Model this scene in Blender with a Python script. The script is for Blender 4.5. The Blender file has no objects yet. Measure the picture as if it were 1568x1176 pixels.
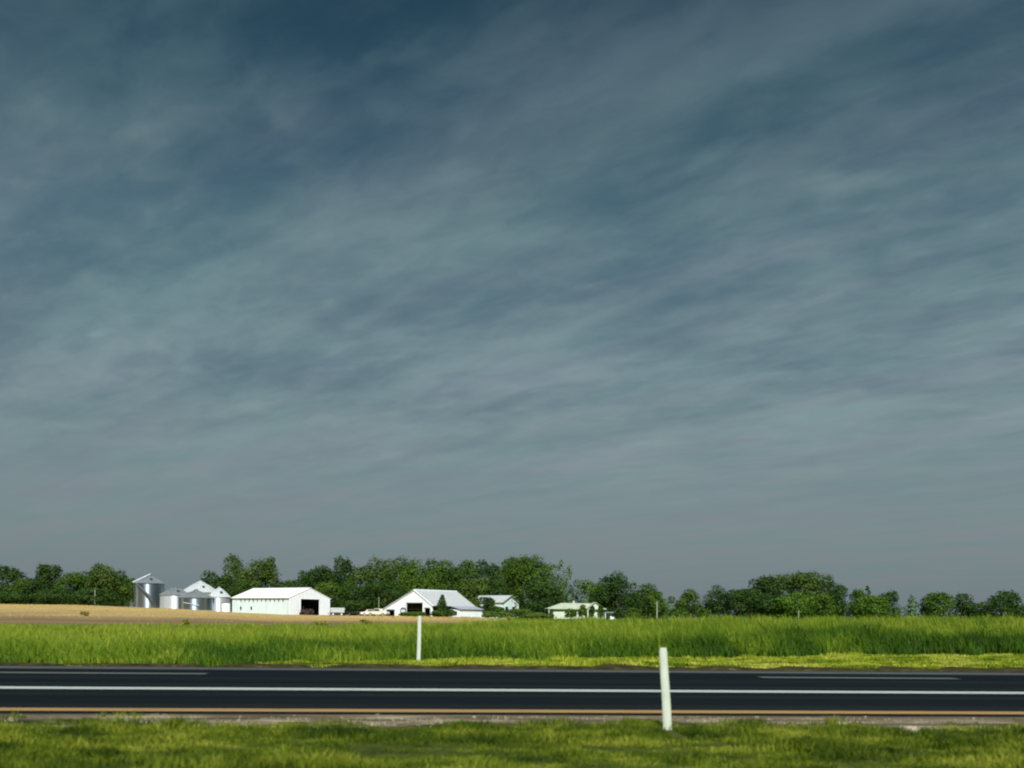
import bpy, math, random
import numpy as np
from mathutils import Matrix, Vector
random.seed(7)
RNG = np.random.default_rng(11)
S = bpy.context.scene
COL = S.collection
R_ = math.radians
PI = math.pi

# ------------------------------------------------------------------ camera model
FPX, HZ, CAMH = 1500.0, 945.0, 1.25
ROLL = math.atan(17 / 1568)
def W(px, py, Y):
    """point at depth Y on the ray through a photograph pixel"""
    u, v = (px - 784) / FPX, (HZ - py) / FPX
    c, s = math.cos(ROLL), math.sin(ROLL)
    return Vector(((u * c - v * s) * Y, Y, CAMH + (u * s + v * c) * Y))
SL = 0.0737                        # the road recedes slightly to the right: q = y - SL*x is constant along it

def smooth(a, b, t):
    t = np.clip((t - a) / (b - a), 0, 1)
    return t * t * (3 - 2 * t)
ZA_X = [-400, -60, -32, -10, 0, 15, 30, 60, 400]
ZA_Z = [0.15, 0.12, 0.15, 0.38, 0.42, 0.52, 0.70, 0.75, 0.70]
ZB_X = [-900, -300, -120, -105, -83, -68, -54, -20, 16, 64, 120, 300, 900]
ZB_Z = [1.0, 2.4, 2.8, 2.8, 2.35, 1.7, 1.15, 1.15, 0.75, 0.9, 1.0, 0.8, 0.5]
def H(x, y):
    x = np.asarray(x, float); y = np.asarray(y, float)
    q = y - SL * x
    a = np.interp(x, ZA_X, ZA_Z)
    xx = x * 230 / np.maximum(y, 60.)
    b = np.interp(np.where(y > 230, x * 230 / np.clip(y, 230, 500), x), ZB_X, ZB_Z)
    b = np.where(y < 230, np.interp(xx, ZB_X, ZB_Z), b)
    h = smooth(23.6, 23.85, q) * 0.05 + smooth(26, 68, q) * (a - 0.05)
    t = smooth(68, 215, y)
    h = h * (1 - t) + b * t
    h = h * (1 - smooth(600, 1500, y)) + 0.2 * smooth(600, 1500, y)
    und = 0.03 * np.sin(x * 0.31 + y * 0.11) + 0.02 * np.sin(x * 0.83 - y * 0.37)
    return h + und * smooth(27, 40, q)

# value noise for scattering
_G = RNG.random((128, 128))
def vnoise(x, y, sc):
    x = np.asarray(x) / sc; y = np.asarray(y) / sc
    xi = np.floor(x).astype(int); yi = np.floor(y).astype(int)
    fx = x - xi; fy = y - yi
    fx = fx * fx * (3 - 2 * fx); fy = fy * fy * (3 - 2 * fy)
    g = lambda a, b: _G[a % 128, b % 128]
    return (g(xi, yi) * (1 - fx) + g(xi + 1, yi) * fx) * (1 - fy) + (g(xi, yi + 1) * (1 - fx) + g(xi + 1, yi + 1) * fx) * fy

# ------------------------------------------------------------------ naming helpers
def tag(o, label=None, cat=None, group=None, kind=None):
    if label: o['label'] = label
    if cat: o['category'] = cat
    if group: o['group'] = group
    if kind: o['kind'] = kind
    return o
def thing(name, label, cat, loc, rz=0.0, group=None):
    o = bpy.data.objects.new(name, None)
    COL.objects.link(o); o.location = loc; o.rotation_euler = (0, 0, rz)
    o.empty_display_size = 0.3
    return tag(o, label, cat, group)

class MB:
    def __init__(s): s.v = []; s.f = []
    def add(s, vs, fs, M=None):
        b = len(s.v)
        s.v += [tuple(M @ Vector(v)) if M else tuple(v) for v in vs]
        s.f += [tuple(i + b for i in f) for f in fs]
        return s
    def box(s, x0, y0, z0, x1, y1, z1, M=None):
        vs = [(x0,y0,z0),(x1,y0,z0),(x1,y1,z0),(x0,y1,z0),(x0,y0,z1),(x1,y0,z1),(x1,y1,z1),(x0,y1,z1)]
        return s.add(vs, [(0,3,2,1),(4,5,6,7),(0,1,5,4),(1,2,6,5),(2,3,7,6),(3,0,4,7)], M)
    def extr(s, poly, d, M=None):
        """polygon of 3-D points pushed along d"""
        n = len(poly); d = Vector(d)
        vs = [Vector(p) for p in poly] + [Vector(p) + d for p in poly]
        fs = [tuple(range(n))[::-1], tuple(range(n, 2 * n))]
        fs += [(i, (i + 1) % n, n + (i + 1) % n, n + i) for i in range(n)]
        return s.add(vs, fs, M)
    def lathe(s, prof, n=32, M=None, cx=0, cy=0):
        vs = []; fs = []
        for r, z in prof:
            for k in range(n):
                a = 2 * PI * k / n
                vs.append((cx + r * math.cos(a), cy + r * math.sin(a), z))
        for j in range(len(prof) - 1):
            for k in range(n):
                k2 = (k + 1) % n
                fs.append((j * n + k, j * n + k2, (j + 1) * n + k2, (j + 1) * n + k))
        return s.add(vs, fs, M)
    def tube(s, pts, r, n=8, M=None):
        pts = [Vector(p) for p in pts]; rs = r if isinstance(r, (list, tuple)) else [r] * len(pts)
        vs = []; fs = []
        for i, p in enumerate(pts):
            d = (pts[min(i + 1, len(pts) - 1)] - pts[max(i - 1, 0)]).normalized()
            a = d.cross(Vector((0, 0, 1)) if abs(d.z) < 0.9 else Vector((1, 0, 0))).normalized(); b = d.cross(a)
            for k in range(n):
                t = 2 * PI * k / n
                vs.append(p + (a * math.cos(t) + b * math.sin(t)) * rs[i])
        for j in range(len(pts) - 1):
            for k in range(n):
                k2 = (k + 1) % n
                fs.append((j * n + k, j * n + k2, (j + 1) * n + k2, (j + 1) * n + k))
        fs.append(tuple(range(n))[::-1]); fs.append(tuple(range((len(pts) - 1) * n, len(pts) * n)))
        return s.add(vs, fs, M)
    def build(s, name, mat, parent=None, smooth_=False, label=None):
        me = bpy.data.meshes.new(name); me.from_pydata([tuple(v) for v in s.v], [], s.f)
        me.materials.append(mat); me.update()
        if smooth_:
            me.polygons.foreach_set('use_smooth', [True] * len(me.polygons))
            try: me.set_sharp_from_angle(angle=R_(35))
            except Exception: pass
        o = bpy.data.objects.new(name, me); COL.objects.link(o)
        if parent: o.parent = parent
        if label: o['label'] = label
        return o

def np_mesh(name, verts, loops, starts, mat, tint=None, parent=None):
    me = bpy.data.meshes.new(name)
    me.vertices.add(len(verts)); me.vertices.foreach_set('co', verts.astype(np.float32).ravel())
    me.loops.add(len(loops)); me.loops.foreach_set('vertex_index', loops.astype(np.int32))
    me.polygons.add(len(starts)); me.polygons.foreach_set('loop_start', starts.astype(np.int32))
    if tint is not None:
        at = me.attributes.new('tint', 'FLOAT', 'POINT'); at.data.foreach_set('value', tint.astype(np.float32))
    me.update(calc_edges=True)
    me.materials.append(mat)
    o = bpy.data.objects.new(name, me); COL.objects.link(o)
    if parent: o.parent = parent
    return o

# ------------------------------------------------------------------ materials
def newmat(name):
    m = bpy.data.materials.new(name); m.use_nodes = True
    nt = m.node_tree
    for n in list(nt.nodes): nt.nodes.remove(n)
    out = nt.nodes.new('ShaderNodeOutputMaterial')
    b = nt.nodes.new('ShaderNodeBsdfPrincipled'); nt.links.new(b.outputs[0], out.inputs[0])
    return m, nt, b, out
class NT:
    def __init__(s, nt): s.nt = nt
    def n(s, t, **k):
        x = s.nt.nodes.new(t)
        for a, v in k.items(): setattr(x, a, v)
        return x
    def l(s, a, b): s.nt.links.new(a, b)
    def m(s, op, a, b=None, c=None):
        x = s.n('ShaderNodeMath', operation=op)
        for i, v in enumerate((a, b, c)):
            if v is None: continue
            if isinstance(v, (int, float)): x.inputs[i].default_value = v
            else: s.l(v, x.inputs[i])
        return x.outputs[0]
    def noise(s, vec, scale, detail=3, rough=0.5, dist=0.0):
        x = s.n('ShaderNodeTexNoise'); x.inputs['Scale'].default_value = scale
        x.inputs['Detail'].default_value = detail; x.inputs['Roughness'].default_value = rough
        x.inputs['Distortion'].default_value = dist
        if vec is not None: s.l(vec, x.inputs['Vector'])
        return x.outputs[0]
    def ramp(s, fac, stops, interp='LINEAR'):
        x = s.n('ShaderNodeValToRGB'); cr = x.color_ramp; cr.interpolation = interp
        while len(cr.elements) < len(stops): cr.elements.new(0.5)
        for e, (p, c) in zip(cr.elements, stops):
            e.position = p; e.color = (c[0], c[1], c[2], 1) if not isinstance(c, (int, float)) else (c, c, c, 1)
        s.l(fac, x.inputs[0]); return x.outputs[0]
    def mix(s, fac, a, b):
        x = s.n('ShaderNodeMix', data_type='RGBA')
        for sock, v in ((x.inputs[0], fac), (x.inputs[6], a), (x.inputs[7], b)):
            if isinstance(v, (int, float)): sock.default_value = v
            elif isinstance(v, tuple): sock.default_value = (*v, 1)
            else: s.l(v, sock)
        return x.outputs[2]
    def sstep(s, v, a, b):
        x = s.n('ShaderNodeMapRange', interpolation_type='SMOOTHSTEP'); x.inputs[1].default_value = a; x.inputs[2].default_value = b
        s.l(v, x.inputs[0]); return x.outputs[0]
    def xyz(s, x, y, z=0.0):
        c = s.n('ShaderNodeCombineXYZ')
        for i, v in enumerate((x, y, z)):
            if isinstance(v, (int, float)): c.inputs[i].default_value = v
            else: s.l(v, c.inputs[i])
        return c.outputs[0]

def simple(name, col, rough=0.6, metal=0.0, var=0.15, scale=3.0, bump=0.0, spec=0.4, stretch=None):
    m, nt, b, out = newmat(name); N = NT(nt)
    tc = N.n('ShaderNodeTexCoord'); vec = tc.outputs['Object']
    if stretch:
        mp = N.n('ShaderNodeMapping'); mp.inputs['Scale'].default_value = stretch; N.l(vec, mp.inputs[0]); vec = mp.outputs[0]
    f = N.noise(vec, scale, 5, 0.6)
    lo = tuple(c * (1 - var) for c in col); hi = tuple(min(1, c * (1 + var)) for c in col)
    N.l(N.ramp(f, [(0.3, lo), (0.7, hi)]), b.inputs['Base Color'])
    b.inputs['Roughness'].default_value = rough; b.inputs['Metallic'].default_value = metal
    b.inputs['Specular IOR Level'].default_value = spec
    if bump:
        bp = N.n('ShaderNodeBump'); bp.inputs['Strength'].default_value = bump; bp.inputs['Distance'].default_value = 0.05
        N.l(f, bp.inputs['Height']); N.l(bp.outputs[0], b.inputs['Normal'])
    return m

def siding(name, col, axis='X', pitch=0.45, rough=0.5, metal=0.0, depth=0.03, var=0.06):
    """ribbed sheet metal: ribs are a bump, with faint weather streaks"""
    m, nt, b, out = newmat(name); N = NT(nt)
    tc = N.n('ShaderNodeTexCoord'); sp = N.n('ShaderNodeSeparateXYZ'); N.l(tc.outputs['Object'], sp.inputs[0])
    c = {'X': sp.outputs[0], 'Y': sp.outputs[1], 'Z': sp.outputs[2]}.get(axis)
    if axis == 'XY': c = N.m('ADD', sp.outputs[0], sp.outputs[1])
    w = N.m('SINE', N.m('MULTIPLY', c, 2 * PI / pitch))
    w = N.m('POWER', N.m('MULTIPLY_ADD', w, 0.5, 0.5), 3.0)
    bp = N.n('ShaderNodeBump'); bp.inputs['Strength'].default_value = 1.0; bp.inputs['Distance'].default_value = depth
    N.l(w, bp.inputs['Height']); N.l(bp.outputs[0], b.inputs['Normal'])
    mp = N.n('ShaderNodeMapping'); mp.inputs['Scale'].default_value = (1.2, 1.2, 0.15); N.l(tc.outputs['Object'], mp.inputs[0])
    f = N.noise(mp.outputs[0], 1.5, 6, 0.65)
    N.l(N.ramp(f, [(0.25, tuple(x * (1 - var * 2.5) for x in col)), (0.6, col)]), b.inputs['Base Color'])
    b.inputs['Roughness'].default_value = rough; b.inputs['Metallic'].default_value = metal
    if axis == 'Z':                                               # rolled rings smear the highlight up and down
        tg = N.n('ShaderNodeTangent', direction_type='RADIAL', axis='Z'); N.l(tg.outputs[0], b.inputs['Tangent'])
        b.inputs['Anisotropic'].default_value = 0.92; b.inputs['Anisotropic Rotation'].default_value = 0.25
    return m

def leafmat(name, dark, mid, light, scale=0.35, trans=0.25, tint=True):
    m, nt, b, out = newmat(name); N = NT(nt)
    geo = N.n('ShaderNodeNewGeometry')
    f = N.noise(geo.outputs['Position'], scale, 3, 0.6)
    if tint:
        at = N.n('ShaderNodeAttribute', attribute_name='tint')
        f = N.m('ADD', N.m('MULTIPLY', f, 0.65), N.m('MULTIPLY', at.outputs['Fac'], 0.35))
    colr = N.ramp(f, [(0.28, dark), (0.5, mid), (0.72, light)])
    N.l(colr, b.inputs['Base Color'])
    b.inputs['Roughness'].default_value = 0.65; b.inputs['Specular IOR Level'].default_value = 0.12
    tr = N.n('ShaderNodeBsdfTranslucent'); N.l(colr, tr.inputs[0])
    mx = N.n('ShaderNodeMixShader'); mx.inputs[0].default_value = trans
    N.l(b.outputs[0], mx.inputs[1]); N.l(tr.outputs[0], mx.inputs[2]); N.l(mx.outputs[0], out.inputs[0])
    return m

M = {}
M['white'] = siding('white_siding', (0.76, 0.82, 0.87), 'XY')
M['mint'] = siding('off_white_siding', (0.62, 0.74, 0.74), 'XY', var=0.09)
M['white_roof'] = siding('white_roof_sheet', (0.80, 0.81, 0.80), 'Y', var=0.05)
M['grey_roof'] = siding('grey_roof_sheet', (0.42, 0.45, 0.455), 'X', pitch=0.9, rough=0.4, depth=0.05, var=0.12)
M['slate_roof'] = siding('blue_grey_roof_sheet', (0.30, 0.34, 0.40), 'X', pitch=0.9, rough=0.5, var=0.1)
M['trim'] = simple('white_trim', (0.72, 0.79, 0.84), 0.5, var=0.05)
M['dark_trim'] = simple('dark_trim', (0.06, 0.065, 0.07), 0.5)
M['concrete'] = simple('concrete', (0.38, 0.36, 0.33), 0.85, scale=2)
M['glass'] = simple('window_glass', (0.02, 0.025, 0.03), 0.08, var=0.05, spec=0.6)
M['galv'] = siding('galvanised_rings', (0.28, 0.35, 0.42), 'Z', pitch=0.36, rough=0.5, metal=0.95, depth=0.012, var=0.10)
M['galv_bright'] = siding('new_galvanised_rings', (0.62, 0.70, 0.78), 'Z', pitch=0.36, rough=0.45, metal=0.6, depth=0.012, var=0.08)
M['bin_roof'] = simple('bin_roof_metal', (0.20, 0.23, 0.24), 0.45, 0.35, var=0.12, scale=1.2)
M['bin_roof_white'] = simple('bin_roof_white', (0.42, 0.46, 0.46), 0.45, 0.1, var=0.08, scale=1.2)
M['steel_dark'] = simple('dark_steel', (0.08, 0.10, 0.12), 0.45, 0.6)
M['steel_grey'] = simple('grey_steel', (0.42, 0.46, 0.48), 0.5, 0.3)
M['rubber'] = simple('rubber', (0.02, 0.02, 0.02), 0.85)
M['rust_red'] = simple('faded_red_paint', (0.055, 0.018, 0.012), 0.55, var=0.3)
M['cream'] = simple('cream_paint', (0.62, 0.60, 0.50), 0.5, var=0.08)
M['black_paint'] = simple('dark_paint', (0.025, 0.025, 0.03), 0.4)
M['post'] = simple('post_plastic', (0.48, 0.54, 0.43), 0.55, var=0.12, scale=9, stretch=(1, 1, 0.4))
M['pole_wood'] = simple('weathered_pole_wood', (0.34, 0.33, 0.28), 0.85, scale=2, stretch=(4, 4, 0.4))
M['weather'] = simple('weathered_cream_boards', (0.46, 0.52, 0.42), 0.7, var=0.2, scale=1.5)
M['inner_shade'] = simple('painted_inner_shade', (0.045, 0.038, 0.032), 0.9)  # near-black inside walls and floors: interior shade is put into this colour
M['bark'] = simple('bark', (0.10, 0.08, 0.055), 0.9, var=0.35, scale=3, bump=0.6)

M['leaf_dark'] = leafmat('leaf_dark', (0.0098, 0.0252, 0.0064), (0.0244, 0.0578, 0.0099), (0.0512, 0.0997, 0.0127))
M['leaf_mid'] = leafmat('leaf_mid', (0.0169, 0.0415, 0.0059), (0.0434, 0.0895, 0.0089), (0.0868, 0.1474, 0.0130))
M['leaf_olive'] = leafmat('leaf_olive', (0.0221, 0.0458, 0.0082), (0.0553, 0.0972, 0.0140), (0.1050, 0.1544, 0.0234))
M['leaf_hazed'] = leafmat('leaf_hazed', (0.055, 0.10, 0.055), (0.10, 0.17, 0.085), (0.16, 0.24, 0.12))  # greyed, lighter leaves: distance haze painted into the foliage colour
M['leaf_bright'] = leafmat('leaf_bright', (0.0234, 0.0594, 0.0067), (0.0574, 0.1188, 0.0113), (0.1009, 0.1815, 0.0168))

# grass materials: large patches along the ground, per-blade tint
def grassmat(name, a, b_, c, d, patch=(0.16, 0.16, 0.16), trans=0.35):
    m, nt, b, out = newmat(name); N = NT(nt)
    geo = N.n('ShaderNodeNewGeometry')
    mp = N.n('ShaderNodeMapping'); mp.inputs['Scale'].default_value = patch; N.l(geo.outputs['Position'], mp.inputs[0])
    f = N.noise(mp.outputs[0], 1.0, 4, 0.6)
    at = N.n('ShaderNodeAttribute', attribute_name='tint')
    f = N.m('ADD', N.m('MULTIPLY', f, 0.55), N.m('MULTIPLY', at.outputs['Fac'], 0.45))
    colr = N.ramp(f, [(0.22, a), (0.42, b_), (0.58, c), (0.78, d)])
    N.l(colr, b.inputs['Base Color'])
    b.inputs['Roughness'].default_value = 0.6; b.inputs['Specular IOR Level'].default_value = 0.15
    tr = N.n('ShaderNodeBsdfTranslucent'); N.l(colr, tr.inputs[0])
    mx = N.n('ShaderNodeMixShader'); mx.inputs[0].default_value = trans
    N.l(b.outputs[0], mx.inputs[1]); N.l(tr.outputs[0], mx.inputs[2]); N.l(mx.outputs[0], out.inputs[0])
    return m
M['dead'] = grassmat('dead_grass_blades', (0.18, 0.15, 0.08), (0.32, 0.29, 0.17), (0.44, 0.41, 0.26), (0.58, 0.55, 0.38))
M['turf'] = grassmat('turf_blades', (0.015, 0.034, 0.003), (0.056, 0.094, 0.005), (0.150, 0.200, 0.012), (0.33, 0.35, 0.045), (0.5, 1.7, 0.5))
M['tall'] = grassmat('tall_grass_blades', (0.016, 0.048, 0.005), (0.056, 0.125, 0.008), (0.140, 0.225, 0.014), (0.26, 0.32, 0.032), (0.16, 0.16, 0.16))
M['verge'] = grassmat('verge_blades', (0.04, 0.08, 0.004), (0.18, 0.26, 0.010), (0.38, 0.43, 0.035), (0.58, 0.55, 0.14), (0.35, 0.8, 0.35))
M['straw'] = grassmat('straw_stems', (0.24, 0.17, 0.07), (0.40, 0.30, 0.115), (0.52, 0.40, 0.16), (0.64, 0.51, 0.22), (0.06, 0.06, 0.06))
M['weed'] = leafmat('weed_leaf', (0.12, 0.12, 0.02), (0.20, 0.19, 0.035), (0.28, 0.26, 0.06), scale=1.5)

# ground: soil under turf, brown tilled soil and golden stubble on the rise
def ground_material():
    m, nt, b, out = newmat('ground_soil_and_turf'); N = NT(nt)
    geo = N.n('ShaderNodeNewGeometry'); sp = N.n('ShaderNodeSeparateXYZ'); N.l(geo.outputs['Position'], sp.inputs[0])
    X, Y = sp.outputs[0], sp.outputs[1]; P = geo.outputs['Position']
    q = N.m('SUBTRACT', Y, N.m('MULTIPLY', X, SL))
    n1 = N.noise(P, 0.25, 5, 0.6); n2 = N.noise(P, 3.0, 5, 0.65); n3 = N.noise(P, 25., 3, 0.6)
    qn = N.m('ADD', q, N.m('MULTIPLY', N.m('SUBTRACT', n1, 0.5), 1.2))
    turf = N.ramp(n2, [(0.3, (0.018, 0.026, 0.005)), (0.55, (0.045, 0.062, 0.008)), (0.8, (0.12, 0.12, 0.03))])
    field_green = N.ramp(n1, [(0.3, (0.08, 0.14, 0.012)), (0.7, (0.17, 0.24, 0.025))])
    edge = N.ramp(n2, [(0.35, (0.012, 0.014, 0.004)), (0.6, (0.045, 0.038, 0.014)), (0.75, (0.13, 0.11, 0.06))])
    # rows of the tilled field run roughly across the view
    mp = N.n('ShaderNodeMapping'); mp.inputs['Scale'].default_value = (0.03, 0.35, 1); N.l(P, mp.inputs[0])
    rows = N.noise(mp.outputs[0], 1.0, 5, 0.65)
    brown = N.ramp(rows, [(0.3, (0.10, 0.07, 0.038)), (0.55, (0.17, 0.12, 0.062)), (0.8, (0.25, 0.18, 0.09))])
    gold = N.ramp(rows, [(0.3, (0.32, 0.235, 0.095)), (0.6, (0.45, 0.335, 0.13)), (0.85, (0.56, 0.43, 0.18))])
    n4 = N.noise(P, 0.03, 4, 0.6)
    Yn = N.m('ADD', Y, N.m('MULTIPLY', N.m('SUBTRACT', n4, 0.5), 60))
    tan = N.mix(N.sstep(Yn, 100, 165), brown, gold)
    Xn = N.m('ADD', N.m('DIVIDE', X, Y), N.m('MULTIPLY', N.m('SUBTRACT', n4, 0.5), 0.12))
    tanmask = N.m('MULTIPLY', N.sstep(qn, 58, 64), N.m('SUBTRACT', 1, N.sstep(Xn, -0.055, 0.0)))
    c = N.mix(N.sstep(qn, 22.6, 23.0), turf, edge)
    c = N.mix(N.sstep(qn, 25.3, 25.9), c, turf)
    c = N.mix(N.sstep(q, 30, 40), c, field_green)
    c = N.mix(tanmask, c, tan)
    N.l(c, b.inputs['Base Color']); b.inputs['Roughness'].default_value = 0.95; b.inputs['Specular IOR Level'].default_value = 0.1
    bp = N.n('ShaderNodeBump'); bp.inputs['Strength'].default_value = 0.5; bp.inputs['Distance'].default_value = 0.05
    N.l(N.m('ADD', n2, n3), bp.inputs['Height']); N.l(bp.outputs[0], b.inputs['Normal'])
    return m
M['ground'] = ground_material()

def asphalt():
    m, nt, b, out = newmat('asphalt'); N = NT(nt)
    tc = N.n('ShaderNodeTexCoord'); P = tc.outputs['Object']      # object x runs along the road
    mp = N.n('ShaderNodeMapping'); mp.inputs['Scale'].default_value = (0.05, 1.3, 1); N.l(P, mp.inputs[0])
    f = N.noise(mp.outputs[0], 1.0, 5, 0.6); g = N.noise(P, 60, 3, 0.7); k = N.noise(P, 0.6, 4, 0.6)
    base = N.ramp(f, [(0.3, (0.0015, 0.0038, 0.0048)), (0.7, (0.0050, 0.0085, 0.0100))])
    c = N.mix(N.m('MULTIPLY', N.sstep(g, 0.62, 0.75), 0.30), base, (0.08, 0.085, 0.085))
    c = N.mix(N.m('MULTIPLY', N.sstep(k, 0.6, 0.8), 0.25), c, (0.035, 0.038, 0.04))
    sp = N.n('ShaderNodeSeparateXYZ'); N.l(P, sp.inputs[0])
    for w0 in (13.6, 15.35, 17.6, 19.4):                           # worn wheel paths
        d = N.m('ABSOLUTE', N.m('SUBTRACT', sp.outputs[1], w0))
        c = N.mix(N.m('MULTIPLY', N.m('MULTIPLY', N.m('SUBTRACT', 1, N.sstep(d, 0.05, 0.45)), f), 0.30), c, (0.030, 0.034, 0.036))
    shoulder = N.sstep(sp.outputs[1], 22.05, 22.35)               # older paler outer shoulder
    c = N.mix(N.m('MULTIPLY', shoulder, 0.8), c, (0.055, 0.06, 0.06))
    N.l(c, b.inputs['Base Color']); b.inputs['Roughness'].default_value = 0.9; b.inputs['Specular IOR Level'].default_value = 0.06
    bp = N.n('ShaderNodeBump'); bp.inputs['Strength'].default_value = 0.4; bp.inputs['Distance'].default_value = 0.01
    N.l(g, bp.inputs['Height']); N.l(bp.outputs[0], b.inputs['Normal'])
    return m
M['asphalt'] = asphalt()

def paint(name, col, under, wear=0.5):
    m, nt, b, out = newmat(name); N = NT(nt)
    tc = N.n('ShaderNodeTexCoord')
    mp = N.n('ShaderNodeMapping'); mp.inputs['Scale'].default_value = (0.6, 3, 1); N.l(tc.outputs['Object'], mp.inputs[0])
    f = N.noise(mp.outputs[0], 2.0, 8, 0.75)
    N.l(N.mix(N.m('MULTIPLY', N.sstep(f, 0.52, 0.66), wear), col, under), b.inputs['Base Color'])
    b.inputs['Roughness'].default_value = 0.7
    return m
M['white_paint'] = paint('white_line_paint', (0.33, 0.38, 0.35), (0.15, 0.17, 0.16), 0.5)
M['faded_paint'] = paint('faded_line_paint', (0.070, 0.075, 0.075), (0.03, 0.03, 0.03), 0.6)
M['yellow_paint'] = paint('yellow_line_paint', (0.27, 0.165, 0.05), (0.12, 0.075, 0.025), 0.5)
M['gravel'] = None
def gravel():
    m, nt, b, out = newmat('gravel_and_dry_thatch'); N = NT(nt)
    tc = N.n('ShaderNodeTexCoord'); P = tc.outputs['Object']
    mp = N.n('ShaderNodeMapping'); mp.inputs['Scale'].default_value = (0.7, 4.5, 1); N.l(P, mp.inputs[0])
    f = N.noise(mp.outputs[0], 1.0, 5, 0.6); g = N.noise(P, 45, 3, 0.7)
    c = N.ramp(f, [(0.34, (0.030, 0.022, 0.010)), (0.46, (0.080, 0.060, 0.032)), (0.55, (0.12, 0.095, 0.050)), (0.66, (0.34, 0.30, 0.19))])
    c = N.mix(N.m('MULTIPLY', N.sstep(g, 0.5, 0.7), 0.4), c, (0.05, 0.04, 0.03))
    N.l(c, b.inputs['Base Color']); b.inputs['Roughness'].default_value = 0.9
    bp = N.n('ShaderNodeBump'); bp.inputs['Strength'].default_value = 0.8; bp.inputs['Distance'].default_value = 0.02
    N.l(g, bp.inputs['Height']); N.l(bp.outputs[0], b.inputs['Normal'])
    return m
M['gravel'] = gravel()
M['stone'] = simple('pale_stone', (0.30, 0.27, 0.18), 0.85, var=0.25, scale=20)

# ------------------------------------------------------------------ ground, road, markings
def build_ground():
    def nonuni(lims):
        out = []
        for a, b, n in lims: out += list(np.linspace(a, b, n, endpoint=False))
        out.append(lims[-1][1]); return np.array(out)
    xs = nonuni([(-5000, -600, 14), (-600, -150, 30), (-150, -30, 60), (-30, 30, 60), (30, 150, 60), (150, 600, 30), (600, 5000, 14)])
    qs = nonuni([(-120, 0, 8), (0, 20, 6), (20, 23.3, 3), (23.3, 24.2, 8), (24.2, 80, 70), (80, 300, 80), (300, 800, 30), (800, 6000, 20)])
    XX, QQ = np.meshgrid(xs, qs)
    YY = QQ + SL * XX
    ZZ = H(XX, YY)
    v = np.stack([XX, YY, ZZ], -1).reshape(-1, 3)
    ny, nx = XX.shape
    i = (np.arange(ny - 1)[:, None] * nx + np.arange(nx - 1)[None]).ravel()
    f = np.stack([i, i + 1, i + nx + 1, i + nx], -1)
    o = np_mesh('ground', v, f.ravel(), np.arange(len(f)) * 4, M['ground'])
    o.data.polygons.foreach_set('use_smooth', [True] * len(f))
    tag(o, 'green turf and tilled tan field rising to the farm', 'ground', kind='structure')
build_ground()

ROADROT = math.atan(SL); CR = math.cos(ROADROT)
def road_frame(o): o.rotation_euler = (0, 0, ROADROT)
def strip(name, q0, q1, z, mat, x0=-400, x1=400, seg=8, th=0.0, jitter=None, label=None, cat=None):
    """sheet between two offsets across the road; the object is turned to the road's direction"""
    mb = MB(); n = seg
    xs = np.linspace(x0, x1, n + 1)
    lo = [q0 * CR + (jitter(x, 0) if jitter else 0) for x in xs]; hi = [q1 * CR + (jitter(x, 1) if jitter else 0) for x in xs]
    vs = [(x, a, z) for x, a in zip(xs, lo)] + [(x, a, z) for x, a in zip(xs, hi)]
    fs = [(i, i + 1, n + 2 + i, n + 1 + i) for i in range(n)]
    mb.add(vs, fs)
    o = mb.build(name, mat); road_frame(o)
    tag(o, label, cat, kind='structure'); return o
strip('road', 12.45, 23.35, 0.008, M['asphalt'], label='dark asphalt carriageway crossing the whole view', cat='road')
strip('solid_white_line', 16.36, 16.84, 0.013, M['white_paint'], label='solid white line along the middle of the road', cat='road marking')
strip('yellow_edge_line', 12.72, 13.10, 0.013, M['yellow_paint'], label='orange yellow line along the near road edge', cat='road marking')
strip('pale_edge_line', 22.42, 22.78, 0.013, M['faded_paint'], label='faint pale line along the far road edge', cat='road marking')
for k, xc in enumerate((-24.6, -8.5, 7.6, 23.7)):
    strip('lane_dash', 20.5, 20.95, 0.013, M['faded_paint'], xc - 2.2 + 1.5, xc + 2.2 + 1.5, 1,
          label='short faded dash of the broken line on the far lane', cat='road marking')['group'] = 'faded dashes of the broken lane line'
def gj(x, side):
    if side: return 0
    return -0.4 + 0.22 * math.sin(x * 0.9) + 0.18 * math.sin(x * 2.3 + 1) + 0.12 * math.sin(x * 5.1) - 0.05
strip('gravel_shoulder', 11.75, 12.47, 0.004, M['gravel'], -40, 40, 400, jitter=gj, label='brown gravel and dead thatch between road and near turf', cat='shoulder')

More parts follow.
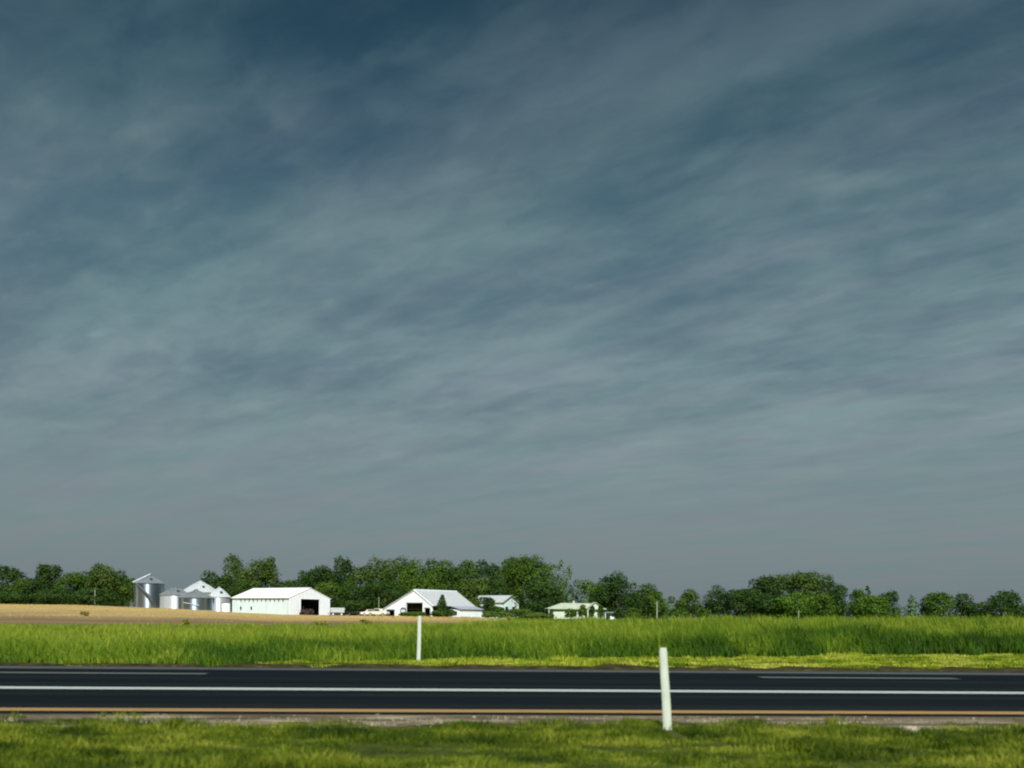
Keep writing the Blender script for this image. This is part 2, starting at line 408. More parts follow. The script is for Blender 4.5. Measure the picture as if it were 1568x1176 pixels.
# ------------------------------------------------------------------ grass
def blades(name, x, y, h, w, mat, tint, lean=0.35, two=True, az=None, wind=(0.0, 0.0)):
    n = len(x); z = H(x, y) - 0.01
    a = RNG.random(n) * 2 * PI if az is None else az
    dx, dy = np.cos(a) * w / 2, np.sin(a) * w / 2
    la = RNG.random(n) * 2 * PI; lm = h * lean * RNG.random(n)
    lx = np.cos(la) * lm + wind[0] * h; ly = np.sin(la) * lm + wind[1] * h
    b1 = np.stack([x - dx, y - dy, z], -1); b2 = np.stack([x + dx, y + dy, z], -1)
    tip = np.stack([x + lx, y + ly, z + h], -1)
    if two:
        m1 = np.stack([x - dx * .8 + lx * .3, y - dy * .8 + ly * .3, z + h * .6], -1)
        m2 = np.stack([x + dx * .8 + lx * .3, y + dy * .8 + ly * .3, z + h * .6], -1)
        v = np.stack([b1, b2, m2, m1, tip], 1).reshape(-1, 3)
        base = np.arange(n)[:, None] * 5
        loops = (base + np.array([0, 1, 2, 3, 3, 2, 4])[None]).ravel()
        st = (np.arange(n)[:, None] * 7 + np.array([0, 4])[None]).ravel()
        t = np.repeat(tint, 5)
    else:
        v = np.stack([b1, b2, tip], 1).reshape(-1, 3)
        loops = np.arange(n * 3); st = np.arange(n) * 3; t = np.repeat(tint, 3)
    return np_mesh(name, v, loops, st, mat, t)

def scatter(n, q0, q1, halfw):
    """random ground points in a strip parallel to the road; halfw(y) = half the width there"""
    q = q0 + (q1 - q0) * RNG.random(n); u = RNG.random(n) * 2 - 1
    x = u * halfw(q); return x, q + SL * x, q

# near turf in the median
x, y, q = scatter(330000, 6.2, 12.3, lambda q: q * 0.56 + 2.0)
edge = 11.35 + 0.22 * np.sin(x * 0.9) + 0.18 * np.sin(x * 2.3 + 1) + 0.12 * np.sin(x * 5.1)
den = vnoise(x, y, 0.35) * 0.5 + vnoise(x, y, 0.12) * 0.5
edge = edge + 0.9 * (vnoise(x, y * 0, 0.5) - .5) + 0.5 * (vnoise(x, y, 0.16) - .5)
keep = ((q < edge - 0.15) | ((q < edge + 0.25) & (RNG.random(len(x)) < 0.35))) & (RNG.random(len(x)) < np.clip(0.1 + 1.5 * den, 0, 1))
keep &= ~((np.abs(x - 1.755) < 0.10) & (y > 9.9) & (y < 11.0))
x, y, q, den = x[keep], y[keep], q[keep], den[keep]
pn = np.clip(0.5 + 1.5 * (0.4 * vnoise(x, y * 1.5, 1.0) + 0.4 * vnoise(x + 50, y * 1.3, 0.38) + 0.2 * vnoise(x, y, 0.13) - .5), 0, 1)
hh = (0.012 + 0.12 * pn ** 1.6) * (0.6 + 0.8 * RNG.random(len(x)))
tint = np.clip(.5 + 1.25 * (vnoise(x + 11, y * 1.8 + 5, 0.7) * 0.6 + vnoise(x + 3, y * 1.5, 0.2) * .4 - .5) + .25 * (pn - .5) + (RNG.random(len(x)) - 0.5) * 0.3, 0, 1)  # strong tint contrast paints in the shadows between clumps
tag(blades('median_turf', x, y, hh, 0.007 + 0.006 * RNG.random(len(x)), M['turf'], tint, 0.8),
    'short patchy green turf in front of the road', 'grass', kind='stuff')

x, y, q = scatter(60000, 11.0, 12.42, lambda q: q * 0.56 + 2.0)
pn = 0.6 * vnoise(x * .6, y * 3 + 2, 0.5) + 0.4 * vnoise(x, y * 2, 0.15)
keep = RNG.random(len(x)) < smooth(0.60, 0.74, pn + 0.08 * smooth(12.0, 11.3, q))
x, y, pn = x[keep], y[keep], pn[keep]
tag(blades('dead_grass', x, y, 0.012 + 0.03 * RNG.random(len(x)), 0.006 + 0.004 * RNG.random(len(x)), M['dead'], np.clip(RNG.random(len(x)) * .8 + .3, 0, 1), 1.6),
    'flattened pale dead grass on the near shoulder', 'grass', kind='stuff')

# mown bright verge past the road
FX = [-60, -12, -7, -2.6, .3, 4.3, 11.7, 18, 40, 80]; FQ = [23.42, 23.42, 24.1, 27.0, 28.1, 29.2, 32.4, 33.0, 34, 34]
def front(x): return np.interp(x, FX, FQ) + 1.6 * (vnoise(x, x * 0, 1.3) - 0.5) + 0.8 * (vnoise(x, x * 0 + 3, 0.4) - .5)
x, y, q = scatter(260000, 23.5, 35.0, lambda q: q * 0.54 + 4)
jag = np.interp(x, [-10, -6, 0, 20], [23.5, 23.7, 24.45, 24.6]) + 2.0 * (vnoise(x, x * 0, 0.9) - .45) + 0.3 * vnoise(x, x * 0 + 9, 0.3)
keep = (q > jag) & (q < front(x) + 0.3)
x, y, q = x[keep], y[keep], q[keep]
pn = 0.6 * vnoise(x, y * 2, 1.4) + 0.4 * vnoise(x + 9, y, 0.3)
lowedge = smooth(24.3, 23.7, q)
tint = np.clip(0.5 + 1.5 * (vnoise(x + 5, y * 1.5, 0.9) * .6 + vnoise(x, y + 4, .3) * .4 - .5) + (RNG.random(len(x)) - 0.5) * 0.3 - 0.25 * smooth(-1, -9, x), 0, 1)
tag(blades('mown_verge', x, y, (0.012 + 0.16 * pn ** 2.2) * (0.5 + RNG.random(len(x))), 0.016 + 0.01 * RNG.random(len(x)), M['verge'], tint, 0.9),
    'bright yellow green mown strip past the far road edge', 'grass', kind='stuff')

# tall roadside grass
n = 600000
r = RNG.random(n) ** 1.5
q = 23.38 + (78 - 23.38) * r
x = (RNG.random(n) * 2 - 1) * (q * 0.55 + 5); y = q + SL * x
fr = front(x)
clump = np.clip(0.5 + 1.35 * (0.45 * vnoise(x, y, 1.2) + 0.3 * vnoise(x + 31, y, 0.4) + 0.25 * vnoise(x, y + 7, 4.0) - .5), 0, 1)
tb = 62 + 8 * (vnoise(x, y, 6) - .5) + 14 * smooth(0, 15, x)
keep = (q > fr) & (RNG.random(n) < 0.25 + 1.0 * clump) & (q < tb)
x, y, q, clump, fr = x[keep], y[keep], q[keep], clump[keep], fr[keep]
tall = np.interp(x, [-30, -12, -4, 4, 14, 30], [0.42, 0.42, 0.62, 0.78, 0.92, 0.95])
hh = tall * (0.2 + 1.15 * clump) * (0.6 + 0.55 * RNG.random(len(x))) * (0.45 + 0.55 * smooth(0, 1.6, q - fr))
tint = np.clip(-0.02 + 0.75 * clump + (RNG.random(len(x)) - 0.5) * 0.22 + 0.5 * (vnoise(x + 77, y, 1.7) - .5) + 0.42 * smooth(1.5, 9, q - fr + 4 * (vnoise(x, y, 2.0) - .5)) - 0.12 * smooth(2, 14, x) + 0.08 * smooth(-4, -12, x), 0, 1)  # blades at the front are darker: self-shadow of the bank painted into tint
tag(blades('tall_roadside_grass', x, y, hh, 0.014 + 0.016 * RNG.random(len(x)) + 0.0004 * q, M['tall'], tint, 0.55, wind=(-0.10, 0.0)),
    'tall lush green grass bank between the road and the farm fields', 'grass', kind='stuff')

n = 500
q = 25 + 40 * RNG.random(n) ** 1.4; x = (RNG.random(n) * 2 - 1) * (q * 0.55 + 3); y = q + SL * x
keep = (q > front(x) + .2) & (RNG.random(n) < .3 + vnoise(x, y, 3)); x, y, q = x[keep], y[keep], q[keep]
tag(blades('seed_stalks', x, y, np.interp(x, [-20, 20], [.6, 1.15]) * (.7 + .4 * RNG.random(len(x))), 0.02 + 0 * x, M['verge'], .3 + .5 * RNG.random(len(x)), 0.9),
    'pale seed stalks poking out of the tall roadside grass', 'grass', kind='stuff')

# thin straw-coloured stubble on the rise, and rough growth at the field margin
n = 130000
q = 60 + 165 * RNG.random(n) ** 1.6; x = -q * 0.62 + q * 0.66 * RNG.random(n); y = q + SL * x
pn = 0.6 * vnoise(x, y, 9) + 0.4 * vnoise(x, y, 2)
keep = (RNG.random(n) < smooth(105, 165, y + 40 * (pn - .5)) * 0.95) & (x / y < -0.03 + 0.08 * (pn - .5)) & (y < 222 + x * 0.1)
x, y, pn = x[keep], y[keep], pn[keep]
tag(blades('field_stubble', x, y, (0.06 + 0.12 * pn) * (0.5 + RNG.random(len(x))), 0.02 + 0.0003 * y, M['straw'], np.clip(pn * .7 + RNG.random(len(x)) * .4, 0, 1), 0.6, two=False),
    'golden dry stubble on the gentle rise before the grain bins', 'stubble', kind='stuff')
n = 60000
q = 56 + 60 * RNG.random(n) ** 1.5; x = (RNG.random(n) * 2 - 1) * q * 0.6; y = q + SL * x
cl = vnoise(x, y, 3.0) * .6 + vnoise(x, y, .8) * .4
lim = 66 + 14 * (vnoise(x, y, 5) - .5) + 50 * smooth(-12, 12, x)
keep = (q < lim) & (RNG.random(n) < cl * 1.3)
x, y, cl = x[keep], y[keep], cl[keep]
tag(blades('margin_grass', x, y, (0.15 + 0.3 * cl) * (0.4 + RNG.random(len(x))), 0.05 + 0.03 * RNG.random(len(x)), M['tall'], np.clip(cl * .8 + RNG.random(len(x)) * .3 - .05, 0, 1), 0.6, two=False),
    'rough green growth along the near margin of the tilled field', 'grass', kind='stuff')
n = 26000
y = 150 + 95 * RNG.random(n); x = y * (-0.14 + 0.75 * RNG.random(n))
cl = vnoise(x, y, 6.0) * .6 + vnoise(x, y, 1.5) * .4
keep = (RNG.random(n) < cl * 1.2) & ((x / y > 0.0) | (RNG.random(n) < 0.10))
x, y, cl = x[keep], y[keep], cl[keep]
tag(blades('farmyard_grass', x, y, (0.15 + 0.35 * cl) * (0.4 + RNG.random(len(x))), 0.12 + 0.06 * RNG.random(len(x)), M['turf'], np.clip(cl * .8 + RNG.random(len(x)) * .3, 0, 1), 0.6, two=False),
    'meadow grass around the white farm buildings', 'grass', kind='stuff')

# stones on the shoulder
mb = MB()
for k in range(130):
    xx = random.uniform(-9, 9); qq = random.gauss(11.9, 0.3)
    if not 11.4 < qq < 12.42: continue
    r = random.uniform(0.006, 0.018) * (1.6 if random.random() < 0.06 else 1)
    yy = qq + SL * xx; b0 = len(mb.v)
    vs = [(math.cos(a) * r * random.uniform(.8, 1.4), math.sin(a) * r * random.uniform(.7, 1.1), 0) for a in np.linspace(0, 2 * PI, 6, endpoint=False)]
    up = [(a * .6, b * .6, r * random.uniform(.5, .8)) for a, b, c in vs]
    mb.add([(xx + a, yy + b, c + 0.002) for a, b, c in vs + up], [(i, (i + 1) % 6, 6 + (i + 1) % 6, 6 + i) for i in range(6)] + [(6, 7, 8, 9, 10, 11)])
tag(mb.build('shoulder_gravel', M['stone']), 'loose pale stones scattered on the brown shoulder', 'gravel', kind='stuff')
def rock(px, py, w, h, label):
    Y = FPX * CAMH / (py - (HZ + 0.01084 * (px - 784)))
    p = W(px, py, Y); mb = MB(); n = 12
    prof = [(0.95, -0.02), (1.0, 0.25), (0.85, 0.65), (0.5, 0.95), (0.05, 1.0)]
    vs = []
    for r, z in prof:
        for k in range(n):
            a = 2 * PI * k / n; j = 1 + 0.22 * math.sin(a * 2 + z * 3) + 0.12 * math.sin(a * 5 + z * 7 + px)
            vs.append((r * w / 2 * j * math.cos(a), r * w / 3 * j * math.sin(a), z * h * (1 + 0.15 * math.sin(3 * a))))
    fs = [(j * n + k, j * n + (k + 1) % n, (j + 1) * n + (k + 1) % n, (j + 1) * n + k) for j in range(len(prof) - 1) for k in range(n)]
    fs.append(tuple(range(4 * n, 5 * n)))
    mb.add(vs, fs); o = mb.build('rock', M['stone'], smooth_=True); o.location = (p.x, p.y, 0)
    tag(o, label, 'rock', 'pale rocks on the near shoulder')
rock(1397, 1121, 0.19, 0.06, 'largest pale rock at the turf edge on the near shoulder, right')
rock(1288, 1110, 0.11, 0.04, 'small flat pale rock on the shoulder right of the leaning post')

# ------------------------------------------------------------------ delineator posts
def delineator(px, py, Y, height, width, tilt, label):
    p = W(px, py, Y)
    mb = MB(); n = 8; rows = 16
    vs = []
    for j in range(rows + 1):
        t = j / rows; z = -0.05 + t * (height + 0.05)
        ww = width * (1 - 0.12 * t)
        if t > 0.97: ww *= 0.86
        lean = tilt * z + 0.003 * math.sin(t * 5) * height
        for side in (0, 1):
            for k in range(n + 1):
                s = k / n * 2 - 1
                yy = 0.35 * ww * (s * s) * 0.6 + (0.014 if side else 0)
                vs.append((s * ww / 2 + lean, yy, z))
    row = 2 * (n + 1); fs = []
    for j in range(rows):
        a, b = j * row, (j + 1) * row
        for k in range(n):
            fs.append((a + k, a + k + 1, b + k + 1, b + k))
            fs.append((a + n + 1 + k + 1, a + n + 1 + k, b + n + 1 + k, b + n + 1 + k + 1))
        fs.append((a + n, a + 2 * n + 1, b + 2 * n + 1, b + n)); fs.append((a + n + 1, a, b, b + n + 1))
    b = rows * row
    for k in range(n): fs.append((b + k, b + k + 1, b + n + 1 + k + 1, b + n + 1 + k))
    mb.add(vs, fs)
    o = mb.build('marker_post', M['post'], smooth_=True); o.location = (p.x, p.y, H(p.x, p.y)); 
    tag(o, label, 'post', 'pale roadside marker posts')
Yp = FPX * CAMH / (1118 - HZ - 0.01084 * (1022 - 784))
delineator(1022.5, 1118, Yp, 0.925, 0.098, -0.052 - 0.0108, 'pale leaning marker post on the near side of the road')
delineator(640.5, 1016, 25.9, 1.21, 0.105, 0.02, 'pale upright marker post in the verge past the far road edge')

# ------------------------------------------------------------------ trees
def leafcloud(lobes, n, size, cen_z):
    """leaf-clump quads spread through ellipsoid lobes, denser toward their skins"""
    c = np.array([l[:3] for l in lobes]); r = np.array([l[3:6] for l in lobes])
    wgt = (r[:, 0] * r[:, 2]) ** 1.1; wgt = wgt / wgt.sum()
    idx = RNG.choice(len(lobes), n, p=wgt)
    d = RNG.normal(size=(n, 3)); d /= np.linalg.norm(d, axis=1)[:, None]
    d[:, 2] = np.where((d[:, 2] < -0.6), -d[:, 2] * 0.8, d[:, 2])
    rad = 1 - 0.32 * RNG.random(n) ** 1.6 + 0.05 * RNG.normal(size=n)
    lump = 1 + 0.10 * np.sin(d[:, 0] * 9 + idx) * np.sin(d[:, 2] * 8 + idx * 2)
    p = c[idx] + d * r[idx] * (rad * lump)[:, None]
    nrm = d * 0.9 + RNG.normal(size=(n, 3)) * 0.27 + np.array([0, 0, .12]); nrm /= np.linalg.norm(nrm, axis=1)[:, None]
    t = np.cross(nrm, RNG.normal(size=(n, 3))); t /= np.linalg.norm(t, axis=1)[:, None]
    b = np.cross(nrm, t)
    s = size * (0.5 + 0.8 * RNG.random(n))[:, None] / 2
    a = 0.55 + 0.35 * RNG.random(n)[:, None]
    v = np.stack([p - t * s, p - b * s * a + t * s * .2, p + t * s, p + b * s * a - t * s * .2], 1).reshape(-1, 3)
    tint = np.repeat(np.clip(0.5 + 0.18 * RNG.normal(size=n), 0, 1), 4)
    return v, tint
def quads(name, v, tint, mat, parent):
    n = len(v) // 4
    return np_mesh(name, v, np.arange(n * 4), np.arange(n) * 4, mat, tint, parent)

def tree(px, top, wpx, Y, mat, label, group, kind='round', name='broadleaf_tree', dens=1.0, low=0.12, base=None, leaf=None):
    g = W(px, 940, Y); zb = float(H(g.x, Y)) if base is None else base
    h = W(px, top, Y).z - zb; w = wpx / FPX * Y * ((1.2 if px < 1000 else 1.3) if name == 'broadleaf_tree' else 1.0)
    t = thing(name, label, 'tree', (g.x, Y, zb), 0, group)
    lobes = []
    rnd = random.Random(int(px * 7 + top * 3 + Y))
    cb = h * low
    if kind == 'round':
        lobes.append((0, 0, cb + (h - cb) * .5, w * .38, w * .38, (h - cb) * .44))
        nl = 11 + int(w / 2)
        for k in range(nl):
            a = rnd.uniform(0, 2 * PI); e = rnd.uniform(-0.75, 1.0)
            ce = math.sqrt(max(0, 1 - e * e * .8))
            rr = rnd.uniform(.16, .27)
            lobes.append((math.cos(a) * ce * w * (.5 - rr * .8), math.sin(a) * ce * w * .3, cb + (h - cb) * (.5 + e * (.5 - rr * .62)),
                          w * rr, w * rr, (h - cb) * rr * rnd.uniform(.7, 1.0)))
        lobes.append((rnd.uniform(-.08, .08) * w, 0, h - (h - cb) * .16, w * .2, w * .2, (h - cb) * .16))
    elif kind == 'tall':
        for k in range(12):
            f = (k + .5) / 12; ww = w * .5 * (math.sin(PI * min(1, .18 + f * .86)) ** .7)
            for j in range(2):
                a = rnd.uniform(0, 2 * PI); o_ = ww * rnd.uniform(.2, .55)
                lobes.append((math.cos(a) * o_, math.sin(a) * o_ * .7, cb + (h - cb) * min(f, .93), max(.5, ww * .55), max(.5, ww * .55), (h - cb) * .09))
    elif kind == 'cone':
        for k in range(9):
            f = k / 9; ww = w * .5 * (1 - f) ** .8 + .15
            lobes.append((rnd.uniform(-.1, .1) * ww, rnd.uniform(-.1, .1) * ww, cb + (h - cb) * (f + .05), ww, ww, (h - cb) * .085))
    elif kind == 'loose':
        for k in range(16):
            a = rnd.uniform(0, 2 * PI); e = rnd.uniform(-.95, .9); ce = math.sqrt(1 - e * e * .7); rr = rnd.uniform(.10, .19)
            lobes.append((math.cos(a) * ce * w * (.5 - rr), math.sin(a) * ce * w * .3, cb + (h - cb) * (.5 + e * (.5 - rr * .5)),
                          w * rr, w * rr, (h - cb) * rr * .9))
    if name == 'broadleaf_tree':                                   # low skirt: these crowns reach nearly to the ground
        for k in range(5):
            f = (k + .5) / 5 * 2 - 1; rr = rnd.uniform(.15, .22)
            lobes.append((f * w * .36, rnd.uniform(-.2, .1) * w, h * rnd.uniform(.08, .2), w * rr, w * rr, h * .17))
    ls = leaf or max(0.34, 0.0020 * Y)
    n = int(dens * 2.1 * (w * h + w * w * .4) / (ls * ls) * 4.0); n = max(500, min(n, 13000))
    v, tint = leafcloud(lobes, n, ls, h / 2)
    v[:, 2] = np.maximum(v[:, 2], 0.02)
    # trunk and limbs
    mb = MB(); tr = max(.12, h * .02)
    mb.tube([(0, 0, -.2), (.03 * h * .3, 0, h * .2), (-.01 * h, .01 * h, h * .5), (0, 0, h * .8)], [tr * 1.3, tr, tr * .7, tr * .2], 7)
    for k in range(6):
        l = rnd.choice(lobes); s = h * rnd.uniform(.2, .5)
        mb.tube([(0, 0, s), ((l[0]) * .5, l[1] * .5, (s + l[2]) * .55), (l[0], l[1], l[2])], [tr * .5, tr * .35, tr * .12], 5)
    mb.build('trunk', M['bark'], t, True)
    quads('crown', v, tint, M[mat], t)
    return t

GL = 'trees of the far left grove'; GM = 'trees behind the barns'; GR = 'trees along the right skyline'
T = [
 # px, top, width, depth, material, kind, dens, label, group
 (4, 865, 62, 285, 'leaf_dark', 'round', 1, 'dark green tree cut by the left edge of the photo', GL),
 (36, 885, 52, 275, 'leaf_mid', 'round', 1, 'lower mid green tree right of the edge tree, far left grove', GL),
 (75, 863, 38, 290, 'leaf_dark', 'round', 1.2, 'narrow high topped dark tree rising above the far left grove', GL),
 (60, 884, 46, 272, 'leaf_dark', 'round', 1, 'low dark tree in front of the narrow high topped one', GL),
 (108, 876, 50, 285, 'leaf_mid', 'round', 1, 'rounded tree in the middle of the far left grove', GL),
 (134, 874, 48, 288, 'leaf_dark', 'round', 1, 'dark bluish tree just left of the yellowish one', GL),
 (160, 865, 48, 282, 'leaf_olive', 'round', 1, 'tallest yellowish green tree of the far left grove', GL),
 (182, 871, 40, 290, 'leaf_dark', 'round', 1, 'dark tree behind the yellowish one near the silo', GL),
 (196, 884, 30, 276, 'leaf_mid', 'round', 1, 'last low tree of the left grove, beside the tallest silo', GL),
 (90, 900, 60, 268, 'leaf_dark', 'round', 1, 'low bushy dark tree at the foot of the left grove centre', GL),
 (20, 902, 60, 268, 'leaf_dark', 'round', 1, 'low bushy dark tree at the grove foot, far left', GL),
 (150, 902, 70, 268, 'leaf_dark', 'round', 1, 'wide low dark tree at the grove foot below the yellowish tree', GL),
 (322, 874, 36, 300, 'leaf_dark', 'round', 1, 'dark tree just above the roof peaks of the grain bins', GM),
 (362, 851, 42, 300, 'leaf_mid', 'round', 1, 'tall green tree above the left end of the white shed', GM),
 (345, 882, 50, 290, 'leaf_dark', 'round', 1, 'dark low tree between the grain bins and the white shed', GM),
 (395, 860, 60, 292, 'leaf_olive', 'round', 1, 'olive tree above the left half of the shed roof', GM),
 (425, 850, 52, 296, 'leaf_olive', 'loose', .9, 'tall loose olive tree with sky gaps above the shed ridge', GM),
 (372, 892, 60, 284, 'leaf_dark', 'round', 1, 'low dark tree directly behind the shed roof left end', GM),
 (440, 888, 60, 285, 'leaf_dark', 'round', 1, 'low dark tree directly behind the shed roof right half', GM),
 (468, 874, 40, 290, 'leaf_dark', 'round', 1, 'dark tree above the shed gable opening', GM),
 (490, 866, 42, 295, 'leaf_dark', 'round', 1, 'dark rounded tree rising right of the shed gable', GM),
 (505, 888, 50, 280, 'leaf_mid', 'round', 1, 'mid green tree standing right behind the shed corner', GM),
 (527, 853, 38, 296, 'leaf_dark', 'round', 1.2, 'narrow dark tree with a high top between shed and barn', GM),
 (552, 866, 44, 286, 'leaf_mid', 'round', 1, 'green tree between the narrow dark tree and the long canopy', GM),
 (545, 895, 60, 276, 'leaf_dark', 'round', 1, 'low dark tree behind the parked trailers', GM),
 (582, 856, 50, 294, 'leaf_mid', 'round', 1, 'green tree above the left slope of the barn', GM),
 (612, 850, 56, 300, 'leaf_mid', 'round', 1, 'high green crown left of the barn peak', GM),
 (640, 853, 54, 292, 'leaf_bright', 'round', 1, 'brighter green crown directly over the barn peak', GM),
 (590, 890, 60, 274, 'leaf_dark', 'round', 1, 'dark low tree behind the barn left eave', GM),
 (670, 856, 52, 298, 'leaf_mid', 'round', 1, 'green crown above the middle of the barn ridge', GM),
 (650, 884, 80, 282, 'leaf_mid', 'round', 1, 'broad lower tree right behind the barn ridge', GM),
 (697, 868, 44, 292, 'leaf_dark', 'round', 1, 'darker dip in the canopy above the barn ridge end', GM),
 (716, 858, 42, 288, 'leaf_mid', 'round', 1, 'green crown right of the barn ridge end', GM),
 (742, 857, 46, 296, 'leaf_dark', 'round', 1, 'dark topped crown above the partly hidden cottage roof', GM),
 (730, 884, 60, 278, 'leaf_olive', 'round', 1, 'olive lower tree behind the partly hidden cottage', GM),
 (773, 852, 50, 290, 'leaf_mid', 'round', 1, 'green crown touching the biggest round tree on its left', GM),
 (768, 888, 60, 276, 'leaf_dark', 'round', 1, 'dark lower tree above the cottage gable', GM),
 (815, 847, 84, 262, 'leaf_mid', 'round', 1, 'biggest dome shaped tree, tallest of the whole row', GM),
 (835, 895, 60, 256, 'leaf_dark', 'round', 1, 'dark low tree between the big dome tree and the bungalow', GM),
 (863, 852, 28, 300, 'leaf_hazed', 'loose', .7, 'pale airy tall tree showing right of the big dome tree', GM),
 (878, 886, 46, 285, 'leaf_hazed', 'loose', 1, 'pale grey green tree above the bungalow roof', GM),
 (905, 889, 48, 290, 'leaf_bright', 'round', 1, 'light green bushy tree behind the bungalow right half', GM),
 (946, 879, 58, 262, 'leaf_dark', 'round', 1, 'dark rounded tree standing right of the bungalow', GR),
 (925, 900, 44, 268, 'leaf_dark', 'round', 1, 'dark low tree tucked behind the bungalow right end', GR),
 (985, 893, 42, 275, 'leaf_mid', 'round', 1, 'mid green tree just right of the dark rounded one', GR),
 (1003, 908, 36, 268, 'leaf_mid', 'round', 1, 'small tree behind the bare utility pole', GR),
 (1018, 903, 26, 285, 'leaf_hazed', 'loose', 1, 'small pale tree right of the bare utility pole', GR),
 (1056, 901, 36, 270, 'leaf_mid', 'round', 1.2, 'isolated small tree between two sky gaps', GR),
 (1100, 895, 42, 275, 'leaf_dark', 'round', 1.0, 'dark upright tree after the sky gap, left of the right copse', GR),
 (1128, 903, 36, 270, 'leaf_dark', 'round', 1, 'low dark tree joining the upright tree to the right copse', GR),
 (1148, 899, 40, 275, 'leaf_dark', 'round', 1, 'dark tree stepping up at the left end of the copse', GR),
 (1167, 880, 42, 280, 'leaf_dark', 'round', 1, 'dark high crown at the left shoulder of the copse', GR),
 (1196, 881, 50, 284, 'leaf_mid', 'round', 1, 'mid green crown left of the copse summit', GR),
 (1234, 877, 56, 280, 'leaf_olive', 'round', 1, 'broad yellowish crown at the summit of the copse', GR),
 (1262, 882, 42, 284, 'leaf_dark', 'round', 1, 'dark crown on the right shoulder of the copse', GR),
 (1278, 893, 34, 276, 'leaf_dark', 'round', 1, 'darkest last tree at the right end of the copse', GR),
 (1215, 906, 54, 262, 'leaf_bright', 'round', 1, 'lighter green low tree in front of the copse', GR),
 (1180, 910, 60, 268, 'leaf_dark', 'round', 1, 'dark low tree at the foot of the copse, left part', GR),
 (1256, 910, 50, 266, 'leaf_mid', 'round', 1, 'green low tree at the foot of the copse, right part', GR),
 (1313, 904, 28, 275, 'leaf_mid', 'round', 1.1, 'narrow tree left in the ragged clump right of the copse', GR),
 (1328, 897, 14, 285, 'leaf_dark', 'tall', .9, 'thin spire poking above the ragged clump', GR),
 (1335, 911, 50, 268, 'leaf_bright', 'round', 1, 'rounded lighter tree in front of the ragged clump', GR),
 (1360, 906, 30, 272, 'leaf_dark', 'round', 1, 'dark tree at the right end of the ragged clump', GR),
 (1395, 911, 26, 300, 'leaf_hazed', 'tall', .7, 'faint pale grey tree standing alone past the ragged clump', GR),
 (1386, 925, 26, 300, 'leaf_hazed', 'loose', .8, 'faint low pale tree beside the lone pale one', GR),
 (1437, 907, 42, 270, 'leaf_mid', 'round', 1.2, 'left one of a close pair before the last gap', GR),
 (1472, 908, 36, 274, 'leaf_dark', 'round', 1, 'rounded dark right one of the close pair', GR),
 (1420, 928, 24, 272, 'leaf_dark', 'round', 1, 'small bushy tree left of the close pair', GR),
 (1498, 935, 24, 280, 'leaf_dark', 'round', 1, 'very small bushy tree in the last sky gap', GR),
 (1532, 903, 46, 268, 'leaf_dark', 'round', 1, 'large rounded dark tree near the right edge', GR),
 (1512, 917, 26, 272, 'leaf_bright', 'loose', 1, 'light green small tree leaning on the large one near the right edge', GR),
 (1570, 924, 30, 275, 'leaf_dark', 'round', 1, 'small dark tree cut by the right edge of the photo', GR),
]
for px, top, w_, Y, mat, kind, dens, label, grp in T:
    tree(px, top, w_, Y, mat, label, grp, kind, dens=dens, low=-0.02)
def shrub(px, top, wpx, Y, mat, label, group='shrubs around the farm', kind='round', name='shrub', leaf=None):
    return tree(px, top, wpx, Y, mat, label, group, kind, name=name, dens=1.2, low=0.0, leaf=leaf)
tree(677, 911, 24, 215, 'leaf_dark', 'small dark evergreen standing in front of the barn roof', 'young trees in the farmyard', 'cone', 'evergreen_tree', 1.6, 0.0)
for a in [
 (667, 935, 22, 213, 'leaf_mid', 'low green shrub at the left foot of the dark evergreen'),
 (690, 934, 20, 214, 'leaf_dark', 'low dark shrub at the right foot of the evergreen'),
 (636, 937, 40, 214, 'leaf_mid', 'low green shrub before the big barn door'),
 (620, 938, 20, 214, 'leaf_dark', 'small dark shrub before the narrow barn door'),
 (729, 912, 20, 236, 'leaf_mid', 'upright green shrub just right of the barn roof'),
 (745, 914, 32, 236, 'leaf_dark', 'dark shrub hiding the middle of the cottage'),
 (758, 928, 32, 228, 'leaf_mid', 'green shrub before the cottage wall'),
 (790, 932, 56, 226, 'leaf_mid', 'wide light green shrub mound right of the cottage'),
 (765, 937, 50, 218, 'leaf_olive', 'bright low shrub mound between barn annex and bungalow'),
 (822, 938, 60, 222, 'leaf_olive', 'low olive mound left of the bungalow'),
 (748, 936, 24, 220, 'leaf_mid', 'small green shrub at the right end of the barn annex'),
 (891, 925, 15, 212, 'leaf_mid', 'narrow green shrub in the middle of the bungalow front'),
 (874, 932, 20, 211, 'leaf_mid', 'tiny shrub left of the bungalow entrance'),
 (906, 928, 11, 212, 'leaf_dark', 'thin dark shrub before the bungalow right windows'),
 (920, 926, 12, 212, 'leaf_mid', 'thin green shrub before the bungalow gable'),
 (950, 932, 26, 222, 'leaf_dark', 'dark shrub right of the bungalow end'),
 (970, 930, 30, 240, 'leaf_mid', 'green shrub left of the bare utility pole'),
 (1040, 930, 26, 262, 'leaf_mid', 'low shrub left of the isolated small tree'),
 (1078, 932, 24, 262, 'leaf_mid', 'low shrub right of the isolated small tree'),
 (1372, 933, 12, 268, 'leaf_mid', 'low shrub at the right foot of the ragged clump'),
]:
    shrub(*a)
for a in [(130, 936, 15, 118, 'weed', 'small yellowish bush alone on the tan field below the left grove'),
          (285, 948, 10, 80, 'weed', 'small dark weed clump on the tan field below the grain bins'),
          (492, 950, 22, 72, 'weed', 'low dark weed clump below the shed at the field margin'),
          (560, 948, 20, 75, 'weed', 'low weed clump below the cream pickup at the field margin'),
          (777, 944, 14, 90, 'weed', 'weed clump at the field margin below the cottage')]:
    shrub(*a, group='weed clumps on the tan field', name='weed_clump', leaf=0.16, kind='loose')

